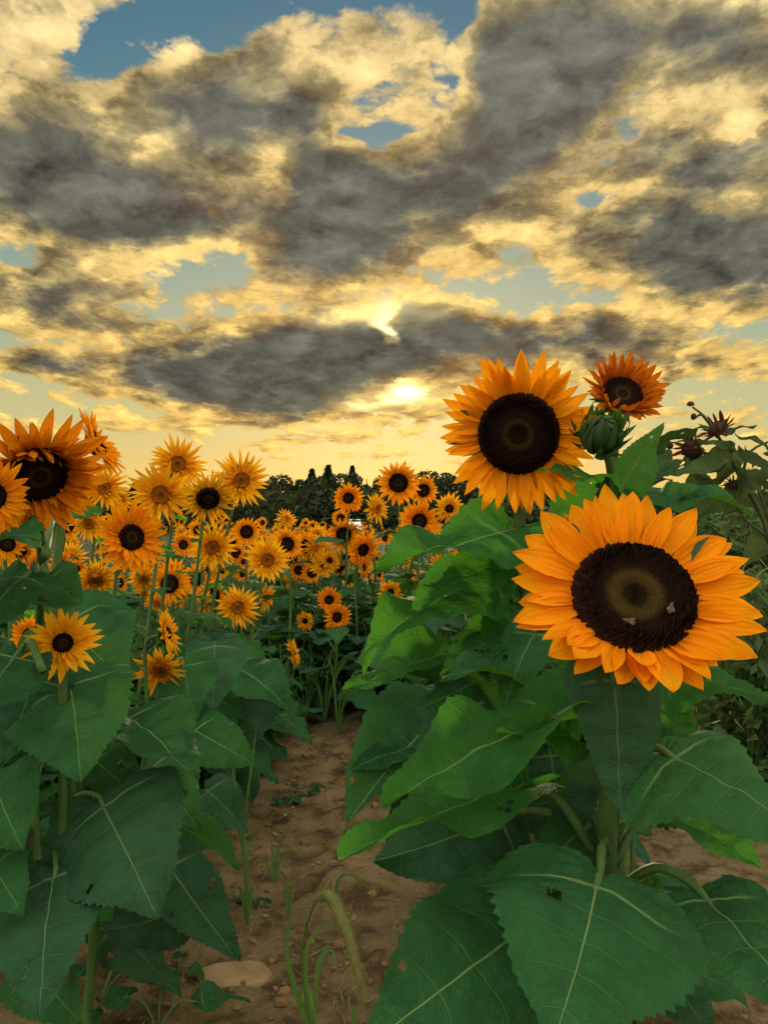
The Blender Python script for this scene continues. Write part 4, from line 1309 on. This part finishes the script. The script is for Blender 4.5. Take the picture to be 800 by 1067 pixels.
for i in range(26):
    d = rf.uniform(2.9, 4.8)
    px = rf.uniform(5, 235)
    z = 1.05 - (rf.uniform(552, 628) - 545) * d / FPX
    far_plant((px - 400) / FPX * d, d, min(1.02, max(.62, z)), NEAR_LABEL, 'sunflowers in the inner rows')

# leafy plants without open flowers fill both rows and the far end of the path
GF = 'leafy sunflower plants filling the rows'
LF_LABEL = 'one of the leafy sunflower plants without an open bloom filling the rows'
LP = []
for k in range(4):
    pr = thing('leafy_sunflower', (0, 0, 0), LF_LABEL, 'sunflower plant', GF)
    pts = smooth_path([(0, 0, 0), (.01, 0, .4), (-.01, .01, .86)], 5)
    v, f = tube(pts, .010, .005, 6)
    add('stem', mesh('stem', v, f, 'stem'), pr)
    add('foliage', foliage_mesh(k + 40, .84, 13, .27, ('leaf', 'leaf_old', 'leaf', 'leaf_old')[k], .06), pr)
    LP.append(pr)
used = 0


def leafy(x, y, s):
    global used
    o = LP[used] if used < 4 else copy_tree(LP[rf.randrange(4)])
    used += 1
    o.location = gpt(x, y, -.01)
    o.rotation_euler = (0, 0, rf.uniform(0, 6.28))
    o.scale = (s * .92,) * 3


for (x, y, s) in ((-1.0, 1.9, .80), (-1.25, 2.3, .95), (-.92, 2.5, .72), (-1.0, 3.0, .8), (-1.5, 2.9, 1.0), (-.86, 3.4, .75), (-1.2, 3.6, .95), (-.8, 4.0, .75), (-1.3, 1.5, .9), (-1.9, 2.2, 1.0), (-1.9, 3.2, 1.0),
                  (-.55, 4.5, .7), (-.25, 4.6, .62), (.02, 4.7, .68), (-.45, 5.0, .8), (-.1, 5.1, .8), (-.8, 4.8, .85), (.3, 4.9, .8), (-1.3, 4.5, 1.0), (-2.0, 4.2, 1.0), (.55, 5.2, .85), (-.25, 5.5, .85), (-.7, 5.6, .85), (.15, 5.7, .85),
                  (.34, 1.75, .84), (.40, 2.2, .82), (.38, 2.75, .84), (.36, 3.3, .82), (.28, 3.8, .76), (.55, 2.4, .9), (.58, 3.1, .92), (.56, 3.8, .9), (.2, 4.25, .74), (.6, 4.4, .9), (.52, 1.6, .74), (-.62, 2.75, .5), (-.60, 3.15, .56), (-.55, 3.5, .56), (-.52, 3.85, .6), (-.72, 2.4, .5), (-.78, 2.05, .42), (-.40, 4.2, .55), (-.1, 4.35, .5), (.10, 3.6, .5), (.18, 3.0, .5), (.2, 2.5, .46)):
    leafy(x, y, s)

# ------------------------------------------------------------------ branching sunflower gone to seed, with dull leaves
br = thing('branching_sunflower', gpt(1.02, 1.95, -.01), 'tall dark branching sunflower gone to seed against the yellow sky', 'sunflower')
O = br.location
D = 1.85


def bough(name, pts, r0, r1, mat='stem'):
    v, f = tube([p - O for p in smooth_path(pts, 5)], r0, r1, 6)
    return add(name, mesh(name, v, f, mat), br)


bough('stem', [O.copy(), P(815, 700, D), P(800, 560, D), P(772, 500, D), P(752, 462, D), P(735, 436, D), P(721, 424, D)], .008, .0022, 'dull')
for pts in ([P(772, 500, D), P(782, 470, D), P(815, 455, D)], [P(745, 452, D), P(733, 460, D), P(722, 472, D + .02)], [P(800, 560, D), P(775, 540, D), P(763, 512, D)],
            [P(806, 590, D), P(800, 540, D), P(788, 508, D)], [P(758, 470, D), P(748, 490, D), P(700, 492, D - .02), P(668, 498, D)], [P(738, 440, D), P(730, 432, D), P(722, 437, D)]):
    bough('branch', pts, .0042, .0022, 'dull')


def dried_head(px, py, d, dia, yaw, pit, seed, petals=True):
    r = dia / 2 * d / FPX
    n = facing(P(px, py, d), yaw, pit)
    m = Matrix.Translation(P(px, py, d) - O) @ n.to_track_quat('Z', 'Y').to_matrix().to_4x4() @ Matrix.Scale(r, 4)
    v, f, uv = disc_data(8, 24, .38, .12, seed)
    h = add('seed_head', mesh('seed_head', [(a * .55, b * .55, c) for a, b, c in v], f, 'brown'), br, m)
    v, f = calyx_data(seed, 12, .34, .52, .62 if petals else .3, .75, 2)
    add('dry_bracts', mesh('dry_bracts', v, f, 'brown' if seed % 2 else 'dull'), h)
    if petals:
        rr = random.Random(seed)
        for k in range(14):
            a = 6.28 * k / 14 + rr.uniform(-.2, .2)
            s = rr.uniform(.55, .95)
            add('petal', rr.choice(PET['withered']), h, Matrix.Rotation(a, 4, 'Z') @ Matrix.Translation((0, .5, 0)) @ Matrix.Rotation(R(rr.uniform(-20, 70)), 4, 'X') @ Matrix.Diagonal((s * .7, s, s, 1)))


for a in ((747, 447, D, 36, -30, 60, 3), (720, 468, D, 40, -50, -20, 4), (764, 505, D, 20, 0, 40, 5), (788, 502, D, 16, 20, 50, 7)):
    dried_head(*a)
for a in ((719, 421, D, 13, 0, 70, 8), (722, 434, D, 12, -60, 20, 9), (697, 464, D, 14, -40, 0, 10)):
    dried_head(*a, petals=False)
r_ = random.Random(21)
for k, (bx, by, tx, ty, w) in enumerate(((775, 470, 800, 500, .6), (765, 470, 740, 505, .55), (760, 480, 700, 500, .45), (700, 480, 668, 505, .6), (690, 470, 670, 490, .7), (757, 452, 788, 442, .35), (770, 455, 800, 470, .5), (790, 490, 765, 520, .6),
                                        (800, 520, 830, 545, .6), (785, 520, 750, 540, .6), (740, 500, 705, 520, .4), (690, 498, 655, 510, .5), (800, 470, 830, 480, .5), (745, 520, 718, 548, .6), (806, 560, 770, 585, .7), (720, 480, 738, 520, .4), (758, 468, 726, 462, .3))):
    dd = D + r_.uniform(-.06, .08)
    L(br, P(bx, by, dd), P(tx, ty, dd - .04), (r_.uniform(-.4, .4), -.6, .6), None, 'dull_leaf', w, r_.uniform(.1, .5), r_.uniform(.3, 1.2), .08, .2, r_.uniform(-.2, .2), 200 + k, 22, 3)

# ------------------------------------------------------------------ thicket beyond the field's edge
def clump_mesh(name, seed, n, leaf, shape, mat):
    rr = random.Random(seed)
    vs, fs = [], []
    while n > 0:
        p = shape(rr)
        if p is None:
            continue
        n -= 1
        a = Vector((rr.gauss(0, 1), rr.gauss(0, 1), rr.gauss(0, 1))).normalized()
        b = a.orthogonal().normalized()
        b.rotate(Matrix.Rotation(rr.uniform(0, 6.28), 3, a))
        c = a.cross(b)
        s = leaf * rr.uniform(.5, 1.3)
        k = len(vs)
        vs += [p - b * s, p + c * s * .45 + a * s * .12, p + b * s, p - c * s * .45 + a * s * .12]
        fs.append((k, k + 1, k + 2, k + 3))
    return mesh(name, vs, fs, mat, smooth=False)


def blob_shape(w, h, lumps, seed):
    r0 = random.Random(seed)
    L_ = [(Vector((r0.uniform(-.6, .6) * w, r0.uniform(-.6, .6) * w, h * r0.uniform(.15, .85))), r0.uniform(.28, .5) * w) for _ in range(lumps)]

    def f(rr):
        c, r = rr.choice(L_)
        d = Vector((rr.gauss(0, 1), rr.gauss(0, 1), rr.gauss(0, 1))).normalized() * r * rr.uniform(.5, 1.05) ** .6
        p = c + d
        return p if p.z > 0.02 else None
    return f


def twigs(seed, n, h, w, r0=.006):
    rr = random.Random(seed)
    vs, fs = [], []
    for k in range(n):
        a = rr.uniform(0, 6.28)
        e = Vector((math.cos(a), math.sin(a), 0)) * w * rr.uniform(.3, 1)
        tube(smooth_path([(0, 0, 0), e * .35 + Vector((0, 0, h * .45)), e + Vector((0, 0, h * rr.uniform(.8, 1.05)))], 3), r0, r0 * .35, 4, None, vs, fs)
    return vs, fs


for k, (x, y, w, h, lab) in enumerate(((2.15, 4.9, .75, 1.05, 'dark tangled bush behind the wide orange sunflower'), (2.9, 5.4, .9, 1.05, 'taller dark bush under the seeded branching stalks'), (1.45, 6.2, .8, 1.0, 'low dark bush past the end of the leafy row'),
                                      (3.6, 6.6, 1.2, 1.35, 'broad dark bush farthest from the path'), (2.3, 7.4, 1.1, 1.15, 'dark bush deep behind the other bushes'), (1.55, 3.0, .42, .84, 'weedy bush close behind the branching stalks'), (2.05, 3.4, .5, .9, 'weedy bush at the edge of the bare dirt strip'))):
    b = thing('bush', gpt(x, y, -.02), lab, 'bush', 'bushes at the field edge')
    add('foliage', clump_mesh('foliage', k, 2600, .055 if y > 4 else .04, blob_shape(w, h, 9, k), 'thicket'), b)
    v, f = twigs(k, 9, h * 1.02, w * .7)
    add('twigs', mesh('twigs', v, f, 'dull'), b)

# ------------------------------------------------------------------ far trees
def tree_proto(kind, k):
    t = thing('conifer_tree' if kind == 'c' else 'broadleaf_tree', (0, 0, 0), 'tree', 'tree')
    h = 1.0
    if kind == 'c':
        def shape(rr):
            z = rr.uniform(.08, 1.0)
            rad = .42 * (1 - z) ** 1.15 * (.40 + .60 * abs(math.sin(z * 21 + rr.uniform(-.9, .9)))) + .006
            a = rr.uniform(0, 6.28)
            q = rad * rr.uniform(.35, 1) ** .5
            return Vector((q * math.cos(a), q * math.sin(a), z - .15 * q))
        crown = clump_mesh('crown', k, 3800, .026, shape, 'needles')
    else:
        f0 = blob_shape(.36, 1.0, 11, k)

        def shape(rr):
            p = f0(rr)
            return p if p is not None and p.z > .12 and p.z < 1.02 else None
        crown = clump_mesh('crown', k, 3200, .032, shape, 'broadleaf')
    add('crown', crown, t)
    v, f = tube(smooth_path([(0, 0, 0), (.01, 0, .3), (0, .01, .85)], 4), .028, .006, 7)
    tr = add('trunk', mesh('trunk', v, f, 'bark'), t)
    vs, fs = [], []
    rr = random.Random(k)
    for i in range(9):
        z = .15 + .07 * i
        a = rr.uniform(0, 6.28)
        e = Vector((math.cos(a), math.sin(a), rr.uniform(.1, .6))) * .2 * (1.1 - z)
        tube([Vector((0, 0, z)), Vector((0, 0, z)) + e * .5, Vector((0, 0, z)) + e], .009, .003, 4, None, vs, fs)
    add('limbs', mesh('limbs', vs, fs, 'bark'), tr)
    return t


TP = {'c': [tree_proto('c', k) for k in range(3)], 'b': [tree_proto('b', k + 10) for k in range(4)]}
first = {id(t): True for v in TP.values() for t in v}
r_ = random.Random(33)
# px, top py, kind, label
TREES = [(276, 494, 'b', 'dark tree nearest the spiky gold star, at the treeline end'), (292, 497, 'b', 'low rounded tree between two dark rounded neighbours'), (309, 490, 'b', 'rounded dark tree just before the first pointed conifer'),
         (325, 489, 'c', 'pointed conifer standing first along the dark treeline'), (342, 485, 'c', 'tallest pointed conifer of the dark treeline'), (354, 489, 'b', 'dark tree squeezed between the two tall conifers'),
         (367, 486, 'c', 'slim tall conifer above the lone shaggy sunflower'), (382, 489, 'b', 'dark tree between slim conifer and the largest round bloom'), (398, 494, 'b', 'dark tree beside the largest round bloom'),
         (414, 496, 'c', 'conifer hidden behind the largest round bloom'), (430, 494, 'b', 'dark tree right of the largest round bloom'), (446, 488, 'b', 'bushy dark tree rising where the treeline swells again'),
         (462, 489, 'b', 'bushy dark tree near the high orange sunflower'), (480, 494, 'b', 'dark tree behind the petals of the high orange sunflower')]
for px in range(262, -90, -14):
    TREES.append((px + r_.uniform(-4, 4), r_.uniform(497, 510), r_.choice('bbc'), None))
for px in range(494, 900, 16):
    TREES.append((px + r_.uniform(-4, 4), r_.uniform(500, 514) + max(0, px - 620) * .03, r_.choice('bbc'), None))
for i, (px, py, kd, lab) in enumerate(TREES):
    d = r_.uniform(84, 98) if i % 2 else r_.uniform(100, 112)
    t = r_.choice(TP[kd])
    if first.get(id(t)):
        first[id(t)] = False
        o = t
    else:
        o = copy_tree(t)
    top = P(px, py, d)
    o.location = (top.x, top.y, -.1)
    o.rotation_euler = (0, 0, r_.uniform(0, 6.28))
    hgt = top.z + .1
    w = r_.uniform(.95, 1.3) * (1.1 if kd == 'c' else 1.0)
    o.scale = (hgt * w * 1.15, hgt * w * 1.15, hgt)
    o['category'] = 'tree'
    o['group'] = 'dark trees along the far edge of the field'
    o['label'] = lab or 'one of the low dark trees half hidden behind the sunflowers along the far treeline'
    if lab is None:
        o['group'] = 'dark trees half hidden along the treeline'

# dense understorey under the crowns: one mass nobody could count
def under(rr):
    px = rr.uniform(-120, 900)
    d = rr.uniform(80, 116)
    q = P(px, 545, d)
    return Vector((q.x, q.y, rr.uniform(0, 1) ** .7 * (3.6 + 1.6 * noise.noise(Vector((q.x * .12, q.y * .1, 0))) + .8)))


tag(add('undergrowth', clump_mesh('undergrowth', 5, 20000, .50, under, 'broadleaf')), 'dark undergrowth beneath the far trees', kind='stuff')

# ------------------------------------------------------------------ weeds, grasses, stones
def blade(vs, fs, pts, w, fold=.25):
    """a grass blade along pts with a keel"""
    pts = smooth_path(pts, 5)
    n = len(pts)
    b = len(vs)
    for i, p in enumerate(pts):
        t = (pts[min(i + 1, n - 1)] - pts[max(i - 1, 0)]).normalized()
        s = t.cross(Vector((0.25, -1, 0.15)))
        s = s.normalized() if s.length > 1e-4 else Vector((1, 0, 0))
        k = i / (n - 1)
        ww = w * (0.55 + .45 * min(1, k * 4)) * (1 - k ** 2.2) + .0004
        nn = s.cross(t)
        vs += [p - s * ww, p + nn * ww * fold, p + s * ww]
    for i in range(n - 1):
        for j in range(2):
            a = b + i * 3 + j
            fs.append((a, a + 1, a + 4, a + 3))


def grass(loc, label, blades, group=None, mat='grass'):
    """blades: list of (pts in world, half width); the first is the tallest"""
    t = thing('grass_tuft', loc, label, 'grass', group)
    for pts, w in blades:
        v, f = [], []
        blade(v, f, [Vector(p) - t.location for p in pts], w * .75)
        add('blade', mesh('blade', v, f, mat), t)
    return t


def gp(px, py):
    """ground point under a photo pixel"""
    d = ray(px, py)
    k = -CAM_H / d.z
    q = CAMPOS + d * k
    return gpt(q.x, q.y, -.005), k


# the foxtail grass with a drooping seed head
g0 = gpt(-.14, 1.56, -.005)
fx = grass(g0, 'foxtail grass with one thick drooping bristly seed head by the path', [
    ([g0, P(302, 1010, 1.52), P(300, 970, 1.50), P(312, 958, 1.47)], .0065), ([g0, P(318, 1000, 1.54), P(334, 966, 1.55), P(350, 962, 1.52)], .005),
    ([g0, P(328, 1030, 1.55), P(340, 985, 1.56), P(338, 1000, 1.5)], .006), ([g0, P(312, 1040, 1.5), P(322, 1035, 1.46), P(330, 1066, 1.44)], .006),
    ([g0, P(330, 1010, 1.58), P(345, 990, 1.6), P(352, 1012, 1.56)], .005)])
cul = smooth_path([g0, P(314, 1000, 1.52), P(326, 945, 1.50), P(331, 935, 1.49)], 6)
v, f = tube([p - g0 for p in cul], .0028, .0018, 6)
add('stalk', mesh('stalk', v, f, 'grass'), fx)
sp = smooth_path([P(331, 936, 1.49), P(343, 934, 1.46), P(358, 962, 1.43), P(372, 1010, 1.41), P(378, 1046, 1.40)], 8)
v, f = tube([p - g0 for p in sp], 0, 0, 8, lambda k: .0105 * (math.sin(math.pi * min(1, k * .9 + .08)) ** .6))
rr = random.Random(3)
for i in range(1500):
    k = rr.uniform(0.02, .98)
    p = sp[int(k * (len(sp) - 1))] - g0
    e = Vector((rr.gauss(0, 1), rr.gauss(0, 1), rr.gauss(0, 1) - .5)).normalized()
    w = .0105 * math.sin(math.pi * min(1, k * .9 + .08)) ** .6
    a = p + e * w * .8
    b = a + e * .010
    s = e.orthogonal() * .00045
    q = len(v)
    v += [a - s, a + s, b]
    f.append((q, q + 1, q + 2))
add('seed_head', mesh('seed_head', v, f, 'seedhead'), fx)
v, f = [], []
blade(v, f, [gpt(-.03, 1.52, 0) - g0, P(368, 1062, 1.45) - g0, P(376, 1045, 1.42) - g0], .006)
add('blade', mesh('blade', v, f, 'grass'), fx)

GG = 'grass tufts growing on the path'
a, k = gp(258, 948)
grass(a, 'tall thin grass stalk with arching blades at the shaded path edge', [
    ([a, P(254, 870, k), P(262, 800, k), P(268, 752, k - .05)], .006), ([a, P(250, 850, k), P(240, 790, k), P(236, 770, k)], .0035),
    ([a, P(252, 880, k), P(236, 842, k), P(208, 870, k - .1)], .005), ([a, P(258, 890, k), P(268, 868, k), P(286, 846, k - .05)], .006),
    ([a, P(262, 925, k), P(266, 940, k - .08)], .006), ([a, P(250, 925, k), P(240, 938, k - .1)], .005)], GG)
a, k = gp(286, 905)
grass(a, 'short upright grass blades in the middle of the path', [([a, P(290, 885, k), P(304, 858, k)], .006), ([a, P(284, 890, k), P(282, 872, k)], .005), ([a, P(296, 888, k), P(322, 892, k - .05)], .004), ([a, P(278, 900, k), P(270, 890, k)], .005)], GG)
a, k = gp(350, 950)
grass(a, 'bent grass blades with a hooked tip near the broad leaves', [([a, P(352, 920, k), P(366, 912, k), P(392, 932, k - .1)], .006), ([a, P(350, 925, k), P(358, 908, k)], .006), ([a, P(346, 930, k), P(344, 915, k)], .005)], GG)
a, k = gp(300, 945)
grass(a, 'sparse pale blades beside the flat stone', [([a, P(296, 920, k), P(285, 905, k)], .004), ([a, P(306, 925, k), P(312, 905, k)], .004), ([a, P(300, 930, k), P(300, 912, k)], .004)], GG)
rr = random.Random(8)
for i, (px, py) in enumerate(((282, 775), (300, 752), (318, 748), (338, 750), (352, 758), (330, 742), (308, 738), (345, 740), (290, 742))):
    a, k = gp(px, py)
    bl = []
    for j in range(9):
        an = rr.uniform(-1, 1)
        h = rr.uniform(.18, .42)
        e = Vector((an * .5, rr.uniform(-.3, .1), 0)) * h
        bl.append(([a, a + e * .3 + Vector((0, 0, h * .6)), a + e * .75 + Vector((0, 0, h * .95)), a + e * 1.3 + Vector((0, 0, h * rr.uniform(.7, 1)))], rr.uniform(.004, .007)))
    grass(a, ['dark grass tuft at the bend by the star sunflower leaf', 'second tall dark tuft closing the path', 'dark tuft in the very middle of the path end', 'dark tuft under the two hanging blooms', 'dark tuft beside the broad leaf edge',
              'tall tuft behind the middle of the path end', 'tall tuft behind the thin flower stalk', 'shaded tuft behind the two hanging blooms', 'shaded tuft furthest behind the star leaf'][i], bl, 'dark grass closing the path')
for i, (px, py, d) in enumerate(((742, 600, 3.2), (760, 640, 3.0), (725, 660, 3.3), (780, 690, 2.9), (735, 700, 3.4), (790, 620, 3.2))):
    q = P(px, py, d)
    a = gpt(q.x, q.y, 0)
    bl = []
    for j in range(12):
        h = rr.uniform(.5, .95)
        e = Vector((rr.uniform(-.1, .8), rr.uniform(-.3, .2), 0)) * h
        bl.append(([a, a + e * .25 + Vector((0, 0, h * .55)), a + e * .8 + Vector((0, 0, h * .95)), a + e * 1.2 + Vector((0, 0, h * .9))], rr.uniform(.003, .006)))
    grass(a, ['dry leaning grass behind the wide orange sunflower', 'dry grass clump under the small red seed heads', 'dry grass clump against the orange petal tips', 'dry grass clump over the bare dirt strip', 'low dry grass clump at the bush foot', 'dry grass clump near the edge bush'][i], bl, 'dry grass by the bushes', 'grass_dry' if i % 2 == 0 else 'grass')

# the flat stone
def rock_data(w, d, h, seed, nb=14, jit=.22, rough=.35):
    rr = random.Random(seed)
    rad = [rr.uniform(1 - jit, 1 + jit) for _ in range(nb)]
    v, f = [], []
    for ring, (s, z) in enumerate(((.9, -.5), (1.02, 0), (.96, .75), (.82, 1.0), (.45, 1.04))):
        for j in range(nb):
            t = 6.2832 * j / nb
            v.append((w * s * rad[j] * math.cos(t), d * s * rad[j] * math.sin(t), h * (z + rough * noise.noise(Vector((math.cos(t) * 2 * s, math.sin(t) * 2 * s, seed))))))
    for i in range(4):
        for j in range(nb):
            f.append((i * nb + j, i * nb + (j + 1) % nb, (i + 1) * nb + (j + 1) % nb, (i + 1) * nb + j))
    f.append(tuple(4 * nb + j for j in range(nb)))
    return v, f


a, k = gp(248, 996)
v, f = rock_data(.098, .062, .022, 4, 13, .12, .18)
o = add('flat_stone', mesh('flat_stone', v, f, 'stone', smooth=False))
o.location = a
tag(o, 'flat pale sandstone lying on the dirt path', 'stone')
bv = o.modifiers.new('edge', 'BEVEL'); bv.width = .006; bv.segments = 2

# loose clods and crumbs
rr = random.Random(15)
vs, fs = [], []
for i in range(900):
    x = rr.gauss(-.35, .45)
    y = 1.5 + 3.4 * rr.random() ** 1.3
    if rr.random() < .15:
        x, y = rr.uniform(.9, 2.6), rr.uniform(2.5, 5)
    s = .0035 + .015 * rr.random() ** 5
    v, f = rock_data(s, s * rr.uniform(.6, 1), s * .6, i, 7)
    b = len(vs)
    m = Matrix.Translation((x, y, gz(x, y))) @ Matrix.Rotation(rr.uniform(0, 6.28), 4, 'Z')
    vs += [m @ Vector(p) for p in v]
    fs += [tuple(b + q for q in g_) for g_ in f]
tag(add('soil_clods', mesh('soil_clods', vs, fs, 'clod', smooth=False)), 'loose crumbs of soil on the path', kind='stuff')


# straw, dry flakes and dropped petals
rr = random.Random(77)
vs, fs = [], []
for i in range(520):
    x, y = rr.gauss(-.34, .42), 1.5 + 3.2 * rr.random() ** 1.4
    a = rr.uniform(0, 3.14)
    Ls, w = (rr.uniform(.02, .09), .0012) if i % 3 else (rr.uniform(.008, .02), rr.uniform(.003, .007))
    e, s = Vector((math.cos(a), math.sin(a), 0)), Vector((-math.sin(a), math.cos(a), 0))
    b = len(vs)
    for k in range(4):
        p = e * (Ls * (k / 3 - .5)) + s * (.15 * Ls * math.sin(k * 1.3 + i))
        q = Vector((x, y, 0)) + p
        q.z = gz(q.x, q.y) + .003 + .25 * w + (.004 * rr.random())
        ww = w * (1, 1, .9, .4)[k]
        vs += [q - s * ww, q + s * ww + Vector((0, 0, .4 * w))]
    for k in range(3):
        c = b + 2 * k
        fs.append((c, c + 1, c + 3, c + 2))
tag(add('plant_litter', mesh('plant_litter', vs, fs, 'grass_dry')), 'bits of straw and dry leaf scattered on the path', kind='stuff')


# low weeds
def weed(px, py, label, n, size, seed, spread=1.0):
    a, k = gp(px, py)
    t = thing('weed_seedling', a, label, 'weed', 'low weeds on the dirt')
    rr = random.Random(seed)
    for i in range(n):
        an = 6.28 * i / n + rr.uniform(-.4, .4)
        e = Vector((math.cos(an), math.sin(an), 0))
        s = size * rr.uniform(.7, 1.2)
        base = e * s * .7 * spread + Vector((0, 0, s * rr.uniform(.3, .9)))
        v, f = tube(smooth_path([(0, 0, 0), base * .5 + Vector((0, 0, s * .25)), base], 4), s * .03, s * .018, 5)
        st = add('stalk', mesh('stalk', v, f, 'stem'), t)
        lv, lf, uv, tp = leaf_data(14, 3, rr.uniform(.6, .95), .2, rr.uniform(.3, .9), .07, .2, 0, seed * 7 + i, .015)
        m = frame(base, e + Vector((0, 0, rr.uniform(-.4, .3))), Vector((0, 0, 1)), s)
        add('leaf', mesh('leaf', [m @ p for p in lv], lf, 'leaf_old' if i % 2 else 'leaf', uv), t)


weed(105, 1040, 'sprawling weed seedling with forked pale stalks under the big veined leaf', 5, .10, 1, 1.3)
weed(165, 1062, 'dark broad weed low on the dirt beside the forked seedling', 4, .10, 2)
weed(186, 1000, 'small curled weed sprout next to the flat stone', 3, .05, 3)
weed(298, 832, 'patch of tiny dark weeds in the shaded path', 7, .05, 4)
weed(318, 822, 'second tiny weed close behind the shaded patch', 6, .045, 5)
weed(372, 800, 'tiny weed at the foot of the grey green leaf', 4, .05, 6)
weed(268, 925, 'tiny pale weed at the foot of the tall thin grass', 4, .04, 7)


# ------------------------------------------------------------------ bees on the ringed disc
def bee(px, py, yaw, label):
    pos = p1 + n1 * .012
    rd = (P(px, py, 1) - CAMPOS).normalized()
    t = (pos - CAMPOS).dot(n1) / rd.dot(n1)
    q = CAMPOS + rd * t
    b = thing('bee', q, label, 'bee', 'bees on the ringed disc')
    rot = n1.to_track_quat('Z', 'Y').to_matrix().to_4x4() @ Matrix.Rotation(yaw, 4, 'Z')
    S = .0062
    b.matrix_basis = Matrix.Translation(q) @ rot @ Matrix.Scale(S, 4)
    v, f = [], []
    prof = [(-1.25, .04), (-1.1, .25), (-.8, .40), (-.45, .42), (-.15, .26), (.0, .30), (.25, .42), (.5, .36), (.62, .2), (.72, .28), (.92, .27), (1.05, .1)]
    tube([Vector((y_, 0, .35)) for y_, _ in prof], 0, 0, 10, lambda k: prof[min(11, int(round(k * 11)))][1], v, f)
    add('body', mesh('body', v, f, 'bee'), b)
    for s in (-1, 1):
        w = [(0.15, s * .1, .72), (-.2, s * .55, .82), (-.75, s * .72, .80), (-1.0, s * .5, .78), (-.6, s * .2, .76)]
        add('wing', mesh('wing', w, [(0, 1, 2, 3, 4)], 'wing'), b)
        for x_ in (-.1, .2, .45):
            lv, lf = tube([Vector((x_, s * .25, .25)), Vector((x_ * 1.4, s * .6, .3)), Vector((x_ * 1.9, s * .8, -.15))], .05, .025, 5)
            add('leg', mesh('leg', lv, lf, 'bee_dark'), b)
        av, af = tube([Vector((1.0, s * .1, .45)), Vector((1.25, s * .2, .6)), Vector((1.45, s * .3, .5))], .03, .02, 4)
        add('antenna', mesh('antenna', av, af, 'bee_dark'), b)


bee(654, 648, 2.8, 'pale brown bee low on the ringed disc, nearer its lower rim')
bee(698, 634, 1.2, 'tawny bee higher on the ringed disc, at the side away from the path')


# ------------------------------------------------------------------ pale car parked before the trees
def box(vs, fs, x0, x1, y0, y1, z0, z1, tx=0, ty=0):
    b = len(vs)
    vs += [(x0, y0, z0), (x1, y0, z0), (x1, y1, z0), (x0, y1, z0), (x0 + tx, y0 + ty, z1), (x1 - tx, y0 + ty, z1), (x1 - tx, y1 - ty, z1), (x0 + tx, y1 - ty, z1)]
    fs += [tuple(b + i for i in q) for q in ((0, 3, 2, 1), (4, 5, 6, 7), (0, 1, 5, 4), (1, 2, 6, 5), (2, 3, 7, 6), (3, 0, 4, 7))]


q = P(369, 541, 80)
cr = thing('parked_car', (q.x, q.y, -.02), 'pale parked car before the dark trees, only its roof above the blooms', 'car')
v, f = [], []
box(v, f, -.88, .88, -2.1, 2.1, .28, .88, .05, .08)
b0 = len(v)
box(v, f, -.80, .80, -1.3, 1.7, .882, 1.46, .14, .55)
o = add('body', mesh('body', v, f, 'white_paint', smooth=False), cr)
bv = o.modifiers.new('edge', 'BEVEL'); bv.width = .07; bv.segments = 3
for y0, s in ((-1.3, 1), (1.7, -1)):
    w = [(-.66, y0 + s * .12 - s * .012, .96), (.66, y0 + s * .12 - s * .012, .96), (.58, y0 + s * .44 - s * .012, 1.36), (-.58, y0 + s * .44 - s * .012, 1.36)]
    add('window', mesh('window', w, [(0, 1, 2, 3)], 'glass', smooth=False), cr)
for s in (-1, 1):
    w = [(s * .79, -1.0, .96), (s * .79, 1.4, .96), (s * .70, 1.05, 1.36), (s * .70, -.65, 1.36)]
    add('window', mesh('window', w, [(0, 1, 2, 3)], 'glass', smooth=False), cr)
    for y_ in (-1.3, 1.3):
        wv, wf = tube([Vector((s * .72, y_, .31)), Vector((s * .92, y_, .31))], .31, .31, 18)
        wh = add('wheel', mesh('wheel', wv, wf, 'rubber', smooth=False), cr)
        rv, rf_ = tube([Vector((s * .90, y_, .31)), Vector((s * .935, y_, .31))], .19, .17, 14)
        add('rim', mesh('rim', rv, rf_, 'white_paint', smooth=False), wh)
    hv, hf = [], []
    box(hv, hf, s * .66 - .14, s * .66 + .14, -2.10, -2.0, .62, .74)
    add('headlight', mesh('headlight', hv, hf, 'glass', smooth=False), cr)
